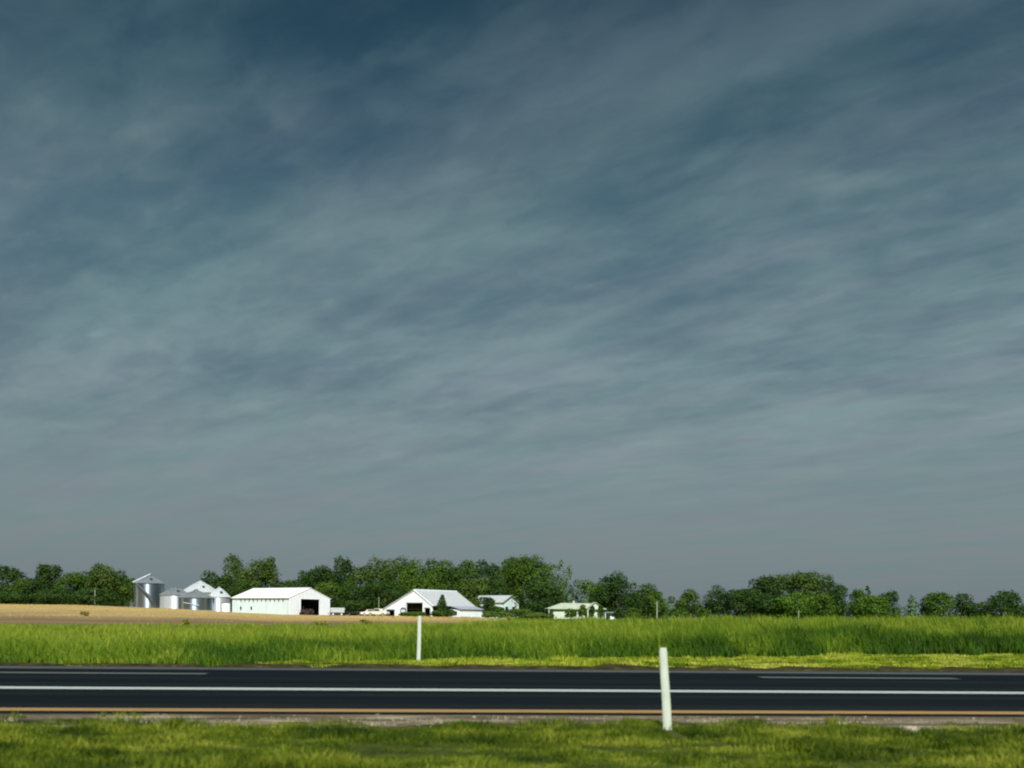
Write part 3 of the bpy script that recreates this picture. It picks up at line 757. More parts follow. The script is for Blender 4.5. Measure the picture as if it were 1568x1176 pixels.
# ------------------------------------------------------------------ grain bins
def grain_bin(px0, px1, eave, apex, apex_px, Y, wall, roof, label, group='steel grain bins', hatch=True):
    pc = (px0 + px1) / 2; g = W(pc, 935, Y); zb = float(H(g.x, Y)); r = (px1 - px0) / 2 / FPX * Y
    he = W(pc, eave, Y).z - zb; ha = W(pc, apex, Y).z - zb
    t = thing('grain_bin', label, 'grain bin', (g.x, Y, zb), 0, group)
    MB().lathe([(r + .18, -.4), (r + .18, .12), (r, .12)], 40).build('foundation', M['concrete'], t)
    MB().lathe([(r, .12), (r, he)], 48).build('wall', wall, t, True)
    mb = MB(); k = .72
    mb.lathe([(r * .96, he - .02), (r * 1.06, he - .10), (r * 1.06, he - .05), (r * .55, he + (ha - he) * .50), (r * .14, ha - (ha - he) * .14), (r * .13, ha)], 40)
    mb.lathe([(r * .13, ha), (r * .16, ha + .02), (r * .02, ha + .12), (0.01, ha + .13)], 16)
    rf = mb.build('roof', roof, t, True)
    rb = MB()
    for i in range(20):                                           # raised seams
        a = 2 * PI * i / 20; c, s = math.cos(a), math.sin(a)
        rb.tube([(c * r * 1.05, s * r * 1.05, he - .03), (c * r * .55, s * r * .55, he + (ha - he) * .50 + .05), (c * r * .16, s * r * .16, ha - (ha - he) * .14 + .03)], .05, 4)
    rb.build('roof_seams', roof, rf)
    ld = MB()                                                     # ladder facing the road
    a = -PI / 2 - .5
    c, s = math.cos(a), math.sin(a); tx, ty = -s, c
    for sg in (-1, 1): ld.tube([(c * (r + .12) + tx * sg * .2, s * (r + .12) + ty * sg * .2, .3), (c * (r + .12) + tx * sg * .2, s * (r + .12) + ty * sg * .2, he)], .03, 4)
    for j in range(int(he / .35)):
        z = .4 + j * .35; ld.tube([(c * (r + .12) + tx * -.2, s * (r + .12) + ty * -.2, z), (c * (r + .12) + tx * .2, s * (r + .12) + ty * .2, z)], .02, 4)
    ld.build('ladder', M['steel_grey'], t)
    if hatch:
        a = -PI / 2 + .55; mz = Matrix.Rotation(a, 4, 'Z')
        MB().box(r * .62, -.28, he + (ha - he) * .40, r * .62 + .5, .28, he + (ha - he) * .40 + .42, mz).build('roof_hatch', M['steel_dark'], t)
    return t, r, he, ha
b1, r1, he1, ha1 = grain_bin(206, 250, 893, 881, 230, 252, M['galv'], M['bin_roof'], 'tallest grey grain bin, left end of the row, with a sloping auger')
# auger up the front of the tallest bin
au = MB(); au.tube([(-r1 * .45, -r1 * 1.05, he1 - .35), (r1 * .62, -r1 * 1.30, he1 * .42)], .24, 10)
au.build('unloading_auger', M['steel_dark'], b1, True)
st = MB(); st.tube([(-r1 * .98, -r1 * .45, he1 + .2), (r1 * .10, -.1, ha1 + .35)], .11, 8)
st.build('fill_spout', M['steel_grey'], b1, True)
grain_bin(246, 292, 911, 899, 270, 247, M['galv_bright'], M['bin_roof'], 'low bright grain bin second from the left')
grain_bin(279, 334, 907, 889, 304, 262, M['galv_bright'], M['bin_roof_white'], 'large white roofed grain bin rising behind the middle ones')
b4, r4, he4, ha4 = grain_bin(274, 326, 915, 903, 300, 240, M['galv'], M['bin_roof'], 'front middle grain bin with dark sides and a door', hatch=False)
MB().box(-.9, -r4 - .10, 1.2, -.3, -r4 + .1, 1.8).build('access_door', M['steel_dark'], b4)
st = MB(); st.tube([(-r4 * .4, -r4 - .15, he4 - 1.3), (r4 * .5, -r4 - .12, he4 - 1.9)], .07, 6); st.build('sweep_tube', M['steel_grey'], b4)
grain_bin(319, 352, 914, 899, 334, 243, M['galv_bright'], M['bin_roof_white'], 'narrow bright grain bin at the right end, beside the shed')
# squat tank
g = W(346, 939, 232); zb = float(H(g.x, 232)); r = 6.5 / FPX * 232; hh_ = W(346, 921, 232).z - zb
t = thing('storage_tank', 'small white upright tank between the last grain bin and the shed', 'tank', (g.x, 232, zb))
MB().lathe([(r, -.3), (r, hh_ * .86)], 28).build('tank_wall', M['trim'], t, True)
MB().lathe([(r * 1.08, hh_ * .86), (r * 1.08, hh_ * .89), (r * .3, hh_), (.02, hh_ + .05)], 28).build('tank_lid', M['bin_roof'], t, True)
# low fence panel / dark doorway unit between tank and shed is the gap itself

# ------------------------------------------------------------------ buildings
def solve_corner(pc, Y, alpha, pl, pr):
    """near corner at pixel column pc; the left wall runs left and back, the right wall right and back"""
    c, s = math.cos(alpha), math.sin(alpha); X = (pc - 784) / FPX * Y
    ul, ur = (pl - 784) / FPX, (pr - 784) / FPX
    Ll = (ul * Y - X) / (-c - ul * s); Lr = (ur * Y - X) / (s - ur * c)
    return X, Ll, Lr
def wallpanel(mb, length, prof, openings, th, M_):
    """upright wall in the local plane (s, 0, z); prof = [(s, top)]; openings = [(s0, s1, z0, z1)]; thickness goes to +y"""
    cuts = sorted(set([0, length] + [p[0] for p in prof] + [o[0] for o in openings] + [o[1] for o in openings]))
    ps = [p[0] for p in prof]; pz = [p[1] for p in prof]
    for a, b in zip(cuts[:-1], cuts[1:]):
        if b - a < 1e-4: continue
        mid = (a + b) / 2; ops = sorted([(o[2], o[3]) for o in openings if o[0] < mid < o[1]])
        z = -0.4
        for o0, o1 in ops:
            if o0 > z: mb.extr([(a, 0, z), (b, 0, z), (b, 0, o0), (a, 0, o0)], (0, th, 0), M_)
            z = o1
        mb.extr([(a, 0, z), (b, 0, z), (b, 0, float(np.interp(b, ps, pz))), (a, 0, float(np.interp(a, ps, pz)))], (0, th, 0), M_)
def roof_slab(mb, p0, p1, p2, p3, th=0.12):
    """p0-p1 eave, p2-p3 ridge; slab rises above these points"""
    n = (Vector(p1) - Vector(p0)).cross(Vector(p3) - Vector(p0)).normalized()
    if n.z < 0: n = -n
    mb.extr([p0, p1, p2, p3], n * th)
RZ = Matrix.Rotation

# --- white machine shed: gable with a big opening on the right, long side to the left
al = R_(35); Ysh = 226
X, L, Wd = solve_corner(443, Ysh, al, 356, 505)
zb = float(H(X, Ysh)); pC = W(443, 915, Ysh).z - zb
zb0 = zb; he = pC; hr = he + 2.35
shed = thing('machine_shed', 'long white metal shed with a big dark opening in its gable end', 'shed', (X, Ysh, zb), PI / 2 - al)
mb = MB()
do = (Wd * .27, Wd * .735, -1, he - .25)
wallpanel(mb, Wd, [(0, he), (Wd / 2, hr - .05), (Wd, he)], [do], .15, Matrix.Identity(4))
mb.build('gable_wall', M['white'], shed)
mb = MB()
ML = Matrix.Rotation(PI / 2, 4, 'Z') @ Matrix.Scale(-1, 4, (0, 1, 0))      # s runs along +y, thickness along +x
vents = [(L * (.10 + .074 * k) , L * (.10 + .074 * k) + .38, he - 1.05, he - .28) for k in range(11)]
wins = [(L * .64, L * .64 + .75, 1.15, 1.95), (L * .83, L * .83 + .75, 1.15, 1.95)]
wallpanel(mb, L - .15, [(0, he), (L, he)], [(a - .15, b - .15, c, d) for a, b, c, d in vents + wins], .15, Matrix.Translation((0, .15, 0)) @ ML)
sidew = mb.build('side_wall', M['mint'], shed)
for a, b, c, d in vents:
    v_ = MB(); v_.box(.06, a, c, .10, b, d); v_.build('vent', M['dark_trim'], shed)
for a, b, c, d in wins:
    w_ = MB(); w_.box(-.04, a - .06, c - .06, .0, b + .06, c); w_.box(-.04, a - .06, d, 0, b + .06, d + .06); w_.box(-.04, a - .06, c, 0, a, d); w_.box(-.04, b, c, 0, b + .06, d)
    wo = w_.build('window', M['trim'], shed)
    MB().box(.04, a, c, .07, b, d).build('pane', M['glass'], wo)
mb = MB(); mb.box(0.15, L - .15, -.4, Wd - .15, L, he - .02); mb.box(Wd - .15, .15, -.4, Wd, L - .15, he - .02)
mb.extr([(0.15, L - .15, he - .02), (Wd - .15, L - .15, he - .02), (Wd / 2, L - .15, hr - .1)], (0, .14, 0))
mb.build('rear_wall', M['inner_shade'], shed)
MB().box(.16, .1, -.4, Wd - .16, L - .16, .05).build('floor', M['inner_shade'], shed)
mb = MB(); o_ = .35; sl = (hr - he) / (Wd / 2)
roof_slab(mb, (-o_, -.08, he - o_ * sl), (-o_, L + .3, he - o_ * sl), (Wd / 2, L + .3, hr), (Wd / 2, -.08, hr), .10)
roof_slab(mb, (Wd + o_, -.08, he - o_ * sl), (Wd + o_, L + .3, he - o_ * sl), (Wd / 2, L + .3, hr), (Wd / 2, -.08, hr), .10)
rf = mb.build('roof', M['white_roof'], shed)
MB().box(Wd / 2 - .25, -.10, hr + .07, Wd / 2 + .25, L + .32, hr + .16).build('ridge_cap', M['trim'], rf)
mb = MB(); mb.box(-.03, .42, -.1, -.004, .55, he - .1); mb.build('corner_trim', M['steel_grey'], shed)
mb = MB(); mb.box(do[0] - .15, -.05, -.2, do[0], -.003, do[3]); mb.box(do[1], -.05, -.2, do[1] + .15, -.003, do[3]); mb.box(do[0] - .15, -.05, do[3], do[1] + .15, -.003, do[3] + .15)
mb.build('door_frame', M['trim'], shed)
# sliding door leaf pushed open on the right
MB().box(do[1] + .2, -.12, .1, Wd - .1, -.06, do[3] - .05).build('sliding_door', M['white'], shed)

def wheel(parent, x, y, z, r, w, rim='steel_grey', axis='y', name='wheel'):
    m_ = Matrix.Translation((x, y, z)) @ (RZ(PI / 2, 4, 'X') if axis == 'y' else RZ(PI / 2, 4, 'Y'))
    wt = MB().lathe([(r * .55, -w / 2), (r * .95, -w / 2), (r, -w / 4), (r, w / 4), (r * .95, w / 2), (r * .55, w / 2), (r * .55, -w / 2)], 20, m_).build(name, M['rubber'], parent, True)
    MB().lathe([(.01, -w * .3), (r * .56, -w * .4), (r * .56, w * .4), (.01, w * .3)], 16, m_).build('rim', M[rim], wt, True)
# old red tractor in the opening
def at_ground(px, Y):
    g = W(px, 940, Y); return (g.x, Y, float(H(g.x, Y)))
tx, ty, tz = at_ground(471, 227.0)
tr = thing('tractor', 'old red tractor parked in the dark shed opening', 'tractor', (tx, ty, tz), R_(150))
mb = MB(); mb.box(.2, -.32, .75, 1.9, .32, 1.35); mb.box(1.9, -.28, .8, 2.0, .28, 1.3); mb.box(-.7, -.25, .6, .25, .25, .95)
mb.build('bonnet', M['rust_red'], tr)
mb = MB(); mb.box(-.75, -.28, 1.05, -.25, .28, 1.15); mb.box(-.85, -.28, 1.15, -.75, .28, 1.5); mb.build('seat', M['dark_trim'], tr)
MB().tube([(.25, 0, 1.2), (-.05, 0, 1.55)], .03, 6).build('steering_column', M['dark_trim'], tr)
MB().tube([(1.2, .12, 1.35), (1.2, .12, 2.1)], .04, 6).build('exhaust_pipe', M['steel_dark'], tr)
for sy in (-.75, .75): wheel(tr, -.5, sy, .72, .72, .38, 'rust_red')
for sy in (-.6, .6): wheel(tr, 1.6, sy, .38, .38, .2, 'rust_red')
for y0 in (-1.0, .55): MB().box(-.95, y0, 1.42, -.1, y0 + .45, 1.5).build('mudguard', M['rust_red'], tr)

# --- vehicles between shed and barn
tx, ty, tz = at_ground(517, 236)
t = thing('farm_trailer', 'light grey box trailer just right of the white shed', 'trailer', (tx, ty, tz), R_(6))
MB().extr([(-1.6, -.9, .75), (1.6, -.9, .75), (1.75, -.9, 1.9), (-1.75, -.9, 1.9)], (0, 1.8, 0)).build('box', M['steel_grey'], t)
MB().box(-1.7, -.8, .6, 1.7, .8, .75).build('chassis', M['steel_dark'], t)
MB().tube([(-1.7, 0, .65), (-2.7, 0, .55)], .05, 6).build('drawbar', M['steel_dark'], t)
for sx in (-1.0, 1.0):
    for sy in (-.85, .85): wheel(t, sx, sy, .36, .36, .22, 'trim')
tx, ty, tz = at_ground(545, 238)
t = thing('hay_wagon', 'low black flatbed wagon between trailer and cream pickup', 'wagon', (tx, ty, tz), R_(-4))
MB().box(-2.3, -.95, .8, 2.3, .95, .95).build('deck', M['black_paint'], t)
mb = MB()
for k in range(5): mb.box(2.2, -.9 + k * .42, .95, 2.27, -.8 + k * .42, 1.7)
mb.box(2.19, -.92, 1.6, 2.28, .92, 1.7); mb.build('end_rack', M['black_paint'], t)
MB().box(-1.9, -.45, .5, 1.9, .45, .8).build('chassis', M['steel_dark'], t)
for sx in (-1.4, 1.4):
    for sy in (-.85, .85): wheel(t, sx, sy, .38, .38, .22, 'steel_dark')
def pickup(px, Y, rz, paintm, label, s=1.0):
    tx, ty, tz = at_ground(px, Y)
    t = thing('pickup_truck', label, 'pickup', (tx, ty, tz), rz, 'cream pickups left of the barn')
    pr = [(-2.5, .45), (2.45, .45), (2.5, .95), (2.3, 1.05), (1.15, 1.12), (.6, 1.72), (-.55, 1.75), (-.75, 1.12), (-2.5, 1.08)]
    pr = [(a * s, b * s) for a, b in pr]
    body = MB().extr([(a, -.88 * s, b) for a, b in pr], (0, 1.76 * s, 0)).build('body', M[paintm], t)
    MB().extr([(.98 * s, -.80 * s, 1.18 * s), (.62 * s, -.80 * s, 1.64 * s), (.60 * s, -.80 * s, 1.66 * s), (1.0 * s, -.80 * s, 1.22 * s)], (0, 1.6 * s, 0)).build('windscreen', M['glass'], t)
    for sy in (-.90, .885):
        MB().extr([(.9 * s, sy * s, 1.16 * s), (.52 * s, sy * s, 1.62 * s), (-.5 * s, sy * s, 1.64 * s), (-.62 * s, sy * s, 1.16 * s)], (0, .015 * s, 0)).build('side_window', M['glass'], t)
    MB().box(2.47 * s, -.85 * s, .5 * s, 2.58 * s, .85 * s, .66 * s).build('bumper', M['steel_grey'], t)
    for sy in (-.7, .5): MB().box(2.48 * s, sy * s, .74 * s, 2.53 * s, (sy + .2) * s, .9 * s).build('headlight', M['trim'], t)
    for sx in (-1.55, 1.6):
        for sy in (-.82, .82): wheel(t, sx * s, sy * s, .38 * s, .38 * s, .24 * s)
pickup(579, 226, R_(-18), 'cream', 'cream pickup parked against the left corner of the barn')
pickup(566, 234, R_(-160), 'cream', 'smaller looking cream pickup behind, left of the nearer one', .9)

# --- white barn with a long sloping left roof
al = R_(40); Yb = 222
X, Wb, Lb = solve_corner(661, Yb, al, 588, 724)
zb = float(H(X, Yb))
barn = thing('barn', 'white barn with grey roof, tall gable and several dark doorways', 'barn', (X, Yb, zb), PI / 2 - al)
eR = W(661, 926, Yb).z - zb; pk = .36; hp = eR + 3.35
eL = 1.75
MG = ML                                                           # gable is the local plane x = 0, s along +y
def sof(px):  # pixel column -> distance along the gable
    u = (px - 784) / FPX; return (u * Yb - X) / (-math.cos(al) - u * math.sin(al))
big = (sof(647), sof(622), -1, 3.15); sm = (sof(658.5), sof(650), -1, 2.0); lf = (sof(604), sof(591.5), -1, 1.55)
arch = (sof(620.5), sof(615), -1, 1.8)
mb = MB()
wallpanel(mb, Wb, [(0, eR), (Wb * pk, hp), (Wb, eL)], [big, sm, lf, arch], .18, MG)
mb.build('gable_wall', M['white'], barn)
for d, nm in ((big, 'main_door_frame'), (sm, 'side_door_frame'), (lf, 'side_door_frame')):
    mb = MB(); mb.box(-.05, d[0] - .12, -.2, -.003, d[0], d[3]); mb.box(-.05, d[1], -.2, -.003, d[1] + .12, d[3]); mb.box(-.05, d[0] - .12, d[3], -.003, d[1] + .12, d[3] + .12)
    mb.build(nm, M['steel_grey'], barn)
mb = MB(); a0, a1 = arch[0] - .22, arch[1] + .22; pts = [(-.06, a0, -.1), (-.06, a0, 1.5)] + [(-.06, (a0 + a1) / 2 - math.cos(t) * (a1 - a0) / 2, 1.5 + math.sin(t) * .5) for t in np.linspace(0.2, PI - .2, 7)] + [(-.06, a1, 1.5), (-.06, a1, -.1)]
mb.tube(pts, .12, 6); fr_ = mb.build('arched_door_frame', M['steel_dark'], barn)
MB().box(.05, arch[0], -.1, .1, arch[1], arch[3]).build('arched_door', M['mint'], barn)
# other walls: the long near side is open on its left half (posts), closed further back
mb = MB()
mb.box(.18, Wb - .15, -.4, Lb, Wb, eL - .05)
wallpanel(mb, Wb, [(0, eR), (Wb * pk, hp), (Wb, eL)], [], .18, Matrix.Translation((Lb, 0, 0)) @ MG)
mb.build('rear_wall', M['inner_shade'], barn)
MB().box(Lb * .5, 0, -.4, Lb - .01, .15, eR - .05).build('side_wall', M['white'], barn)
MB().box(.2, .1, -.4, Lb - .2, Wb - .2, .05).build('floor', M['inner_shade'], barn)
for k in range(3):
    MB().box(Lb * .5 * (k + .02) / 2.2 + .2, .02, -.3, Lb * .5 * (k + .02) / 2.2 + .42, .2, eR - .1).build('side_post', M['trim'], barn)
mb = MB(); slr = (hp - eR) / (Wb * pk); sll = (hp - eL) / (Wb * (1 - pk))
roof_slab(mb, (-.1, -.55, eR - .55 * slr), (Lb + .4, -.55, eR - .55 * slr), (Lb + .4, Wb * pk, hp), (-.1, Wb * pk, hp), .12)
roof_slab(mb, (-.1, Wb + .4, eL - .4 * sll), (Lb + .4, Wb + .4, eL - .4 * sll), (Lb + .4, Wb * pk, hp), (-.1, Wb * pk, hp), .12)
rf = mb.build('roof', M['grey_roof'], barn)
MB().tube([(-.15, Wb * pk, hp + .12), (Lb + .45, Wb * pk, hp + .12)], .12, 8).build('ridge_cap', M['trim'], rf)
bb = MB()
bb.tube([(-.14, -.55, eR - .55 * slr + .04), (-.14, Wb * pk, hp + .04)], .09, 4); bb.tube([(-.14, Wb * pk, hp + .04), (-.14, Wb + .4, eL - .4 * sll + .04)], .09, 4)
bb.build('barge_board', M['trim'], rf)
# annex along the far half of the near side
ax0, ax1, ad, ah = Lb * .42, Lb * 1.0, -3.2, 1.75
mb = MB(); mb.box(ax0, ad, -.4, ax0 + .12, 0, ah); mb.box(ax1 - .12, ad, -.4, ax1, 0, ah); mb.box(ax0 + .12, ad, -.4, ax1 - .12, ad + .12, ah)
anx = mb.build('annex_wall', M['white'], barn)
mb = MB(); roof_slab(mb, (ax0 - .25, ad - .3, ah), (ax1 + .25, ad - .3, ah), (ax1 + .25, -.05, ah + .85), (ax0 - .25, -.05, ah + .85), .08)
mb.build('annex_roof', M['slate_roof'], barn)
MB().box(ax0 - .04, -2.4, .7, ax0 - .003, -1.5, 1.3).build('annex_window', M['glass'], barn)

# --- cottage half hidden behind shrubs
al = R_(38); Yc = 252
X, Lc, Wc = solve_corner(769, Yc, al, 722, 794)
zb = float(H(X, Yc)) + .9; he = W(769, 922, Yc).z - zb; hr = he + 1.75
cot = thing('cottage', 'small pale cottage half hidden by shrubs behind the barn', 'house', (X, Yc, zb), PI / 2 - al)
mb = MB(); ws = [(Wc * .18, Wc * .36, .9, 2.1), (Wc * .60, Wc * .78, .9, 2.1)]
wallpanel(mb, Wc, [(0, he), (Wc / 2, hr - .05), (Wc, he)], ws, .15, Matrix.Identity(4))
mb.box(0, .15, -1.2, .15, Lc, he - .03); mb.box(Wc - .15, .15, -1.2, Wc, Lc, he - .03); mb.box(.15, Lc - .15, -1.2, Wc - .15, Lc, he - .03)
mb.build('wall', M['mint'], cot)
mb = MB(); mb.box(.02, .02, -1.3, Wc - .02, Lc - .02, -.35); mb.build('foundation', M['concrete'], cot)
for w in ws:
    m2 = MB(); m2.box(w[0] - .1, -.05, w[2] - .1, w[1] + .1, -.003, w[2]); m2.box(w[0] - .1, -.05, w[3], w[1] + .1, -.003, w[3] + .1)
    wo = m2.build('window', M['trim'], cot); MB().box(w[0], .05, w[2], w[1], .08, w[3]).build('pane', M['glass'], wo)
sl = (hr - he) / (Wc / 2)
mb = MB()
roof_slab(mb, (-.35, -.4, he - .35 * sl), (-.35, Lc + .4, he - .35 * sl), (Wc / 2, Lc + .4, hr), (Wc / 2, -.4, hr), .1)
roof_slab(mb, (Wc + .35, -.4, he - .35 * sl), (Wc + .35, Lc + .4, he - .35 * sl), (Wc / 2, Lc + .4, hr), (Wc / 2, -.4, hr), .1)
mb.build('roof', M['grey_roof'], cot)

# --- bungalow with a pale hipped roof
Yh = 222
pL, pR = W(847, 945, Yh).x, W(926, 945, Yh).x; wdt = pR - pL; dep = 8.0
zb = float(H((pL + pR) / 2, Yh))
house = thing('bungalow', 'low cream white bungalow with pale hipped roof and deep left porch', 'house', (pL, Yh, zb), R_(3))
he = W(850, 932.5, Yh).z - zb; hr = W(880, 923.5, Yh + 4).z - zb
mb = MB(); ops = [(wdt * .36, wdt * .46, .8, 2.0), (wdt * .62, wdt * .72, -.2, 2.05), (wdt * .49, wdt * .56, .8, 2.0)]
wallpanel(mb, wdt, [(0, he), (wdt, he)], ops, .15, Matrix.Identity(4))
mb.box(0, .15, -.5, .15, dep, he); mb.box(wdt - .15, .15, -.5, wdt, dep, he); mb.box(.15, dep - .15, -.5, wdt - .15, dep, he)
mb.build('wall', M['weather'], house)
for w in ops:
    m2 = MB(); m2.box(w[0] - .1, -.05, w[2] - .1, w[1] + .1, -.003, w[2]); m2.box(w[0] - .1, -.05, w[3], w[1] + .1, -.003, w[3] + .1)
    wo = m2.build('window', M['weather'], house); MB().box(w[0], .05, w[2], w[1], .08, w[3]).build('pane', M['glass'], wo)
pale_roof = siding('cream_roof_sheet', (0.42, 0.48, 0.36), 'X', pitch=0.6, var=0.15)
mb = MB(); a = 1.3; b = .45; rr = dep * .5
e = [(-a, -a * .5, he), (wdt + b, -b, he), (wdt + b, dep + b, he), (-a, dep + b, he)]
p0, p1 = (rr * .55, dep / 2, hr), (wdt - rr * .6, dep / 2, hr)
lift = .12
mb.add(e + [(x_, y_, z_ + lift) for x_, y_, z_ in e] + [p0, p1],
       [(3, 2, 1, 0), (0, 1, 5, 4), (1, 2, 6, 5), (2, 3, 7, 6), (3, 0, 4, 7), (4, 5, 9, 8), (5, 6, 9), (6, 7, 8, 9), (7, 4, 8)])
rf = mb.build('roof', pale_roof, house)
# front gable on the right half
gx0, gx1 = wdt * .66, wdt * .97
mb = MB(); mb.extr([(gx0, -.62, he + .02), (gx1, -.62, he + .02), ((gx0 + gx1) / 2, -.62, hr - .05)], (0, .15, 0))
mb.box(gx0, -.60, -.4, gx0 + .25, -.35, he); mb.box(gx1 - .25, -.60, -.4, gx1, -.35, he)
mb.build('porch_gable', M['weather'], house)
mb = MB(); gm = (gx0 + gx1) / 2
roof_slab(mb, (gx0 - .3, -.9, he - .05), (gx0 - .3, dep / 2, he - .05), (gm, dep / 2, hr + .12), (gm, -.9, hr + .12), .08)
roof_slab(mb, (gx1 + .3, -.9, he - .05), (gx1 + .3, dep / 2, he - .05), (gm, dep / 2, hr + .12), (gm, -.9, hr + .12), .08)
mb.build('gable_roof', pale_roof, house)
MB().box(wdt * .42, dep * .55, hr - .4, wdt * .42 + .5, dep * .55 + .5, hr + .55).build('chimney', M['concrete'], rf)
MB().box(-1.1, -.5, -.4, -.95, -.35, he).build('porch_post', M['weather'], house)
# small carport at the right end
mb = MB(); cx = wdt + .2
ca = thing('carport', 'small low carport with white end at the bungalow right side', 'carport', (W(934, 945, 226).x, 226, float(H(22, 226))), 0)
mb = MB(); mb.box(-1.2, -.1, 1.75, 1.3, 4, 1.9); mb.build('roof', M['slate_roof'], ca)
for sx in (-1.1, 1.1): MB().box(sx, 0, -.4, sx + .12, .12, 1.75).build('post', M['trim'], ca)
MB().box(-1.0, 3.7, -.4, 1.1, 3.85, 1.7).build('wall', M['mint'], ca)
MB().box(.1, .3, -.4, .95, .42, .95).build('end_panel', M['trim'], ca)

# ------------------------------------------------------------------ poles
def pole(px, top, Y, r, label, arm=True):
    g = W(px, 940, Y); zb = float(H(g.x, Y)); h = W(px, top, Y).z - zb
    t = thing('utility_pole', label, 'pole', (g.x, Y, zb), 0, 'utility poles')
    MB().tube([(0, 0, -.5), (0, 0, h)], [r, r * .8], 8).build('pole', M['pole_wood'], t, True)
    if arm:
        MB().box(-.7, -r - .06, h - .7, .7, -r - .005, h - .55).build('crossarm', M['pole_wood'], t)
        for sx in (-.6, .6): MB().lathe([(.03, h - .55), (.08, h - .5), (.05, h - .35), (.01, h - .33)], 8, cx=sx, cy=-r - .03).build('insulator', M['trim'], t)
pole(1006, 921, 235, .13, 'bare pale utility pole before the trees right of the bungalow', False)
pole(145, 903, 262, .10, 'weathered utility pole against the left grove', False)
pole(1223, 934, 240, .10, 'short pale pole at the foot of the right copse', False)
pole(580, 914, 240, .07, 'thin pole behind the cream pickups', False)

# ------------------------------------------------------------------ sky, sun
SUN_EL, SUN_AZ = R_(46), R_(176)     # azimuth clockwise from +Y: the sun is behind the camera, slightly left
sd = Vector((math.sin(SUN_AZ) * math.cos(SUN_EL), math.cos(SUN_AZ) * math.cos(SUN_EL), math.sin(SUN_EL)))
ld = bpy.data.lights.new('sun', 'SUN'); ld.energy = 5.0; ld.angle = R_(0.53); ld.color = (1.0, 0.99, 0.96)
lo = bpy.data.objects.new('sun', ld); COL.objects.link(lo)
lo.rotation_euler = sd.to_track_quat('Z', 'Y').to_euler(); lo.location = (0, -50, 80)
EXPO = 0.45

wd = bpy.data.worlds.new('World'); S.world = wd; wd.use_nodes = True
nt = wd.node_tree
for n_ in list(nt.nodes): nt.nodes.remove(n_)
N = NT(nt)
out = N.n('ShaderNodeOutputWorld'); bg = N.n('ShaderNodeBackground'); N.l(bg.outputs[0], out.inputs[0])
STR = 0.1
bg.inputs[1].default_value = STR
sky = N.n('ShaderNodeTexSky', sky_type='NISHITA'); sky.sun_disc = False; sky.sun_elevation = SUN_EL; sky.sun_rotation = SUN_AZ
sky.air_density = 1.0; sky.dust_density = 1.0; sky.ozone_density = 2.0
tc = N.n('ShaderNodeTexCoord'); sp = N.n('ShaderNodeSeparateXYZ'); N.l(tc.outputs['Generated'], sp.inputs[0])
z = N.m('MAXIMUM', sp.outputs[2], 0.015)
zc = N.m('ADD', z, 0.12)
px_, py_ = N.m('DIVIDE', sp.outputs[0], zc), N.m('DIVIDE', sp.outputs[1], zc)
B = 0.80; NB = math.hypot(1, B)
s_ = N.m('DIVIDE', N.m('SUBTRACT', px_, N.m('MULTIPLY', py_, B)), NB)
t_ = N.m('DIVIDE', N.m('ADD', N.m('MULTIPLY', px_, B), py_), NB)
big_ = N.noise(N.xyz(N.m('MULTIPLY', s_, 0.5), N.m('MULTIPLY', t_, 1.4), 3.7), 1.0, 3, 0.45, 0.3)
mid_ = N.noise(N.xyz(N.m('MULTIPLY', s_, 2.2), N.m('MULTIPLY', t_, 5.0), 1.2), 1.0, 3, 0.45, 0.2)
fin_ = N.noise(N.xyz(N.m('MULTIPLY', s_, 7.0), N.m('MULTIPLY', t_, 12), 8.1), 1.0, 5, 0.6, 0.3)
# one broad clear lane and one broad veil, along the wind
lane = N.ramp(N.m('DIVIDE', t_, 4.0), [(0.12, 0.20), (0.17, 0.55), (0.225, 0.10), (0.262, 0.16), (0.315, 0.72), (0.35, 0.62), (0.41, 0.40), (0.50, 0.60), (1.0, 0.55)], 'B_SPLINE')
cl = N.m('ADD', N.m('MULTIPLY', N.m('SUBTRACT', big_, 0.5), 0.65), lane)
cl = N.m('ADD', cl, N.m('MULTIPLY', N.m('SUBTRACT', mid_, 0.5), 1.25))
cl = N.m('ADD', cl, N.m('MULTIPLY', N.m('SUBTRACT', fin_, 0.5), 0.8))
puf = N.noise(N.xyz(N.m('MULTIPLY', s_, 4.2), N.m('MULTIPLY', t_, 7.5), 31.0), 1.0, 3, 0.45, 0.2)
cl = N.m('ADD', N.sstep(cl, -0.15, 1.15), N.m('MULTIPLY', N.sstep(puf, 0.58, 0.80), 0.35))
cl = N.m('MINIMUM', cl, 1.25)
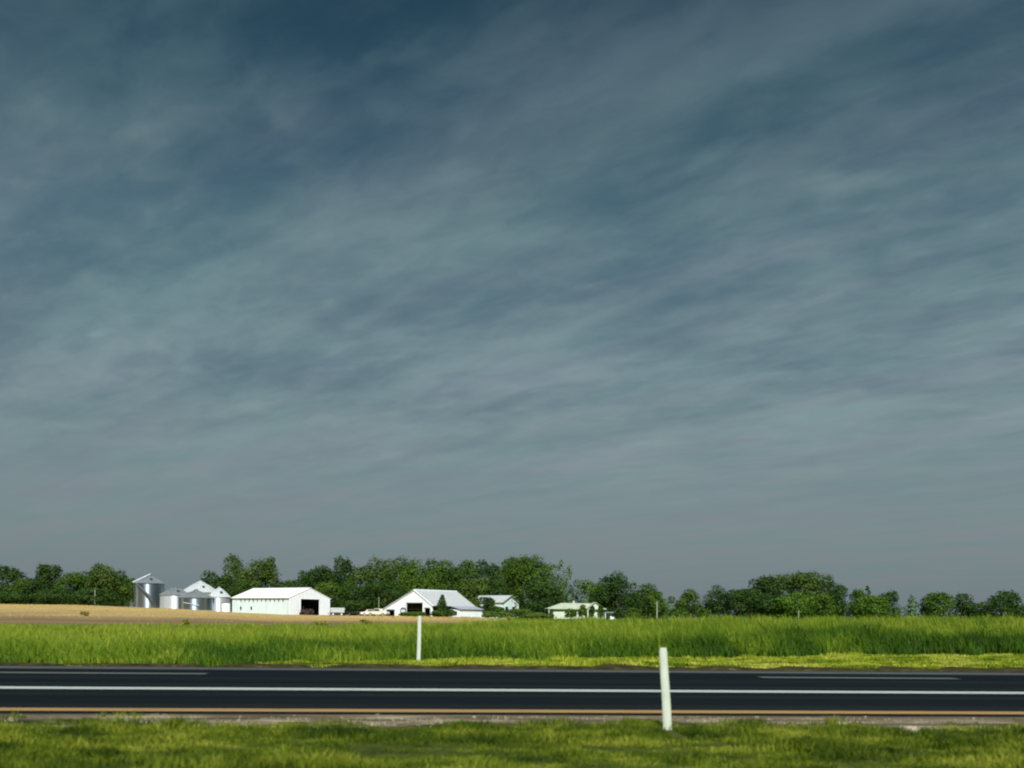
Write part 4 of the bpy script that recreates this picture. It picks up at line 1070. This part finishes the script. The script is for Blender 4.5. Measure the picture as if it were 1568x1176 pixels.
# elevation term: z of the unit direction
def lin(r, g, b): 
    f = lambda c: (c / 255 / 12.92 if c / 255 <= .04045 else ((c / 255 + .055) / 1.055) ** 2.4)
    k = 2 ** -EXPO / STR
    return (f(r) * k, f(g) * k, f(b) * k)
def cramp(stops):
    x = N.n('ShaderNodeValToRGB'); cr = x.color_ramp
    while len(cr.elements) < len(stops): cr.elements.new(0.5)
    for e_, (p, c) in zip(cr.elements, stops): e_.position = p; e_.color = (*c, 1)
    N.l(sp.outputs[2], x.inputs[0]); return x.outputs[0]
clear = cramp([(0.0, lin(104, 117, 126)), (0.08, lin(112, 126, 132)), (0.16, lin(106, 125, 132)), (0.25, lin(86, 110, 122)), (0.36, lin(72, 101, 116)), (0.48, lin(38, 70, 88)), (0.60, lin(24, 50, 66)), (1.0, lin(20, 42, 60))])
cloud = cramp([(0.0, lin(114, 124, 130)), (0.08, lin(128, 140, 142)), (0.16, lin(134, 150, 152)), (0.25, lin(130, 150, 154)), (0.36, lin(120, 140, 144)), (0.48, lin(90, 112, 122)), (0.60, lin(56, 80, 92)), (1.0, lin(44, 66, 82))])
fade = N.sstep(sp.outputs[2], 0.03, 0.24)
clf = N.m('ADD', N.m('MULTIPLY', cl, fade), N.m('MULTIPLY', N.m('SUBTRACT', 1, fade), 0.5))
col = N.mix(clf, clear, cloud)
hue = N.noise(N.xyz(N.m('MULTIPLY', s_, 1.0), N.m('MULTIPLY', t_, 3.0), 20.0), 1.3, 3, 0.5, 0.2)
tintc = N.ramp(hue, [(0.3, (0.90, 1.0, 0.97)), (0.5, (0.98, 1.0, 0.99)), (0.7, (1.04, 0.98, 1.01))])
mxx = N.n('ShaderNodeMix', data_type='RGBA', blend_type='MULTIPLY'); mxx.inputs[0].default_value = 1.0
N.l(col, mxx.inputs[6]); N.l(tintc, mxx.inputs[7]); col = mxx.outputs[2]
# keep a share of the physical sky in the mix
N.l(N.mix(0.03, col, sky.outputs[0]), bg.inputs[0])

# ------------------------------------------------------------------ camera and output
cd = bpy.data.cameras.new('camera'); cam = bpy.data.objects.new('camera', cd); COL.objects.link(cam)
cd.sensor_fit = 'HORIZONTAL'; cd.sensor_width = 36; cd.lens = 36 * FPX / 1568
cd.shift_y = (HZ - 588) / 1568
cd.clip_start = 0.1; cd.clip_end = 20000
cam.matrix_world = Matrix.Translation((0, 0, CAMH)) @ Matrix.Rotation(PI / 2, 4, 'X') @ Matrix.Rotation(ROLL, 4, 'Z')
S.camera = cam
cd.dof.use_dof = True; cd.dof.focus_distance = 230; cd.dof.aperture_fstop = 1.5
try: S.cycles.filter_width = 2.1
except Exception: pass
S.view_settings.view_transform = 'Standard'; S.view_settings.look = 'None'
S.view_settings.exposure = EXPO; S.view_settings.gamma = 1; S.view_settings.use_curve_mapping = False
S.render.resolution_x = 1024; S.render.resolution_y = 768
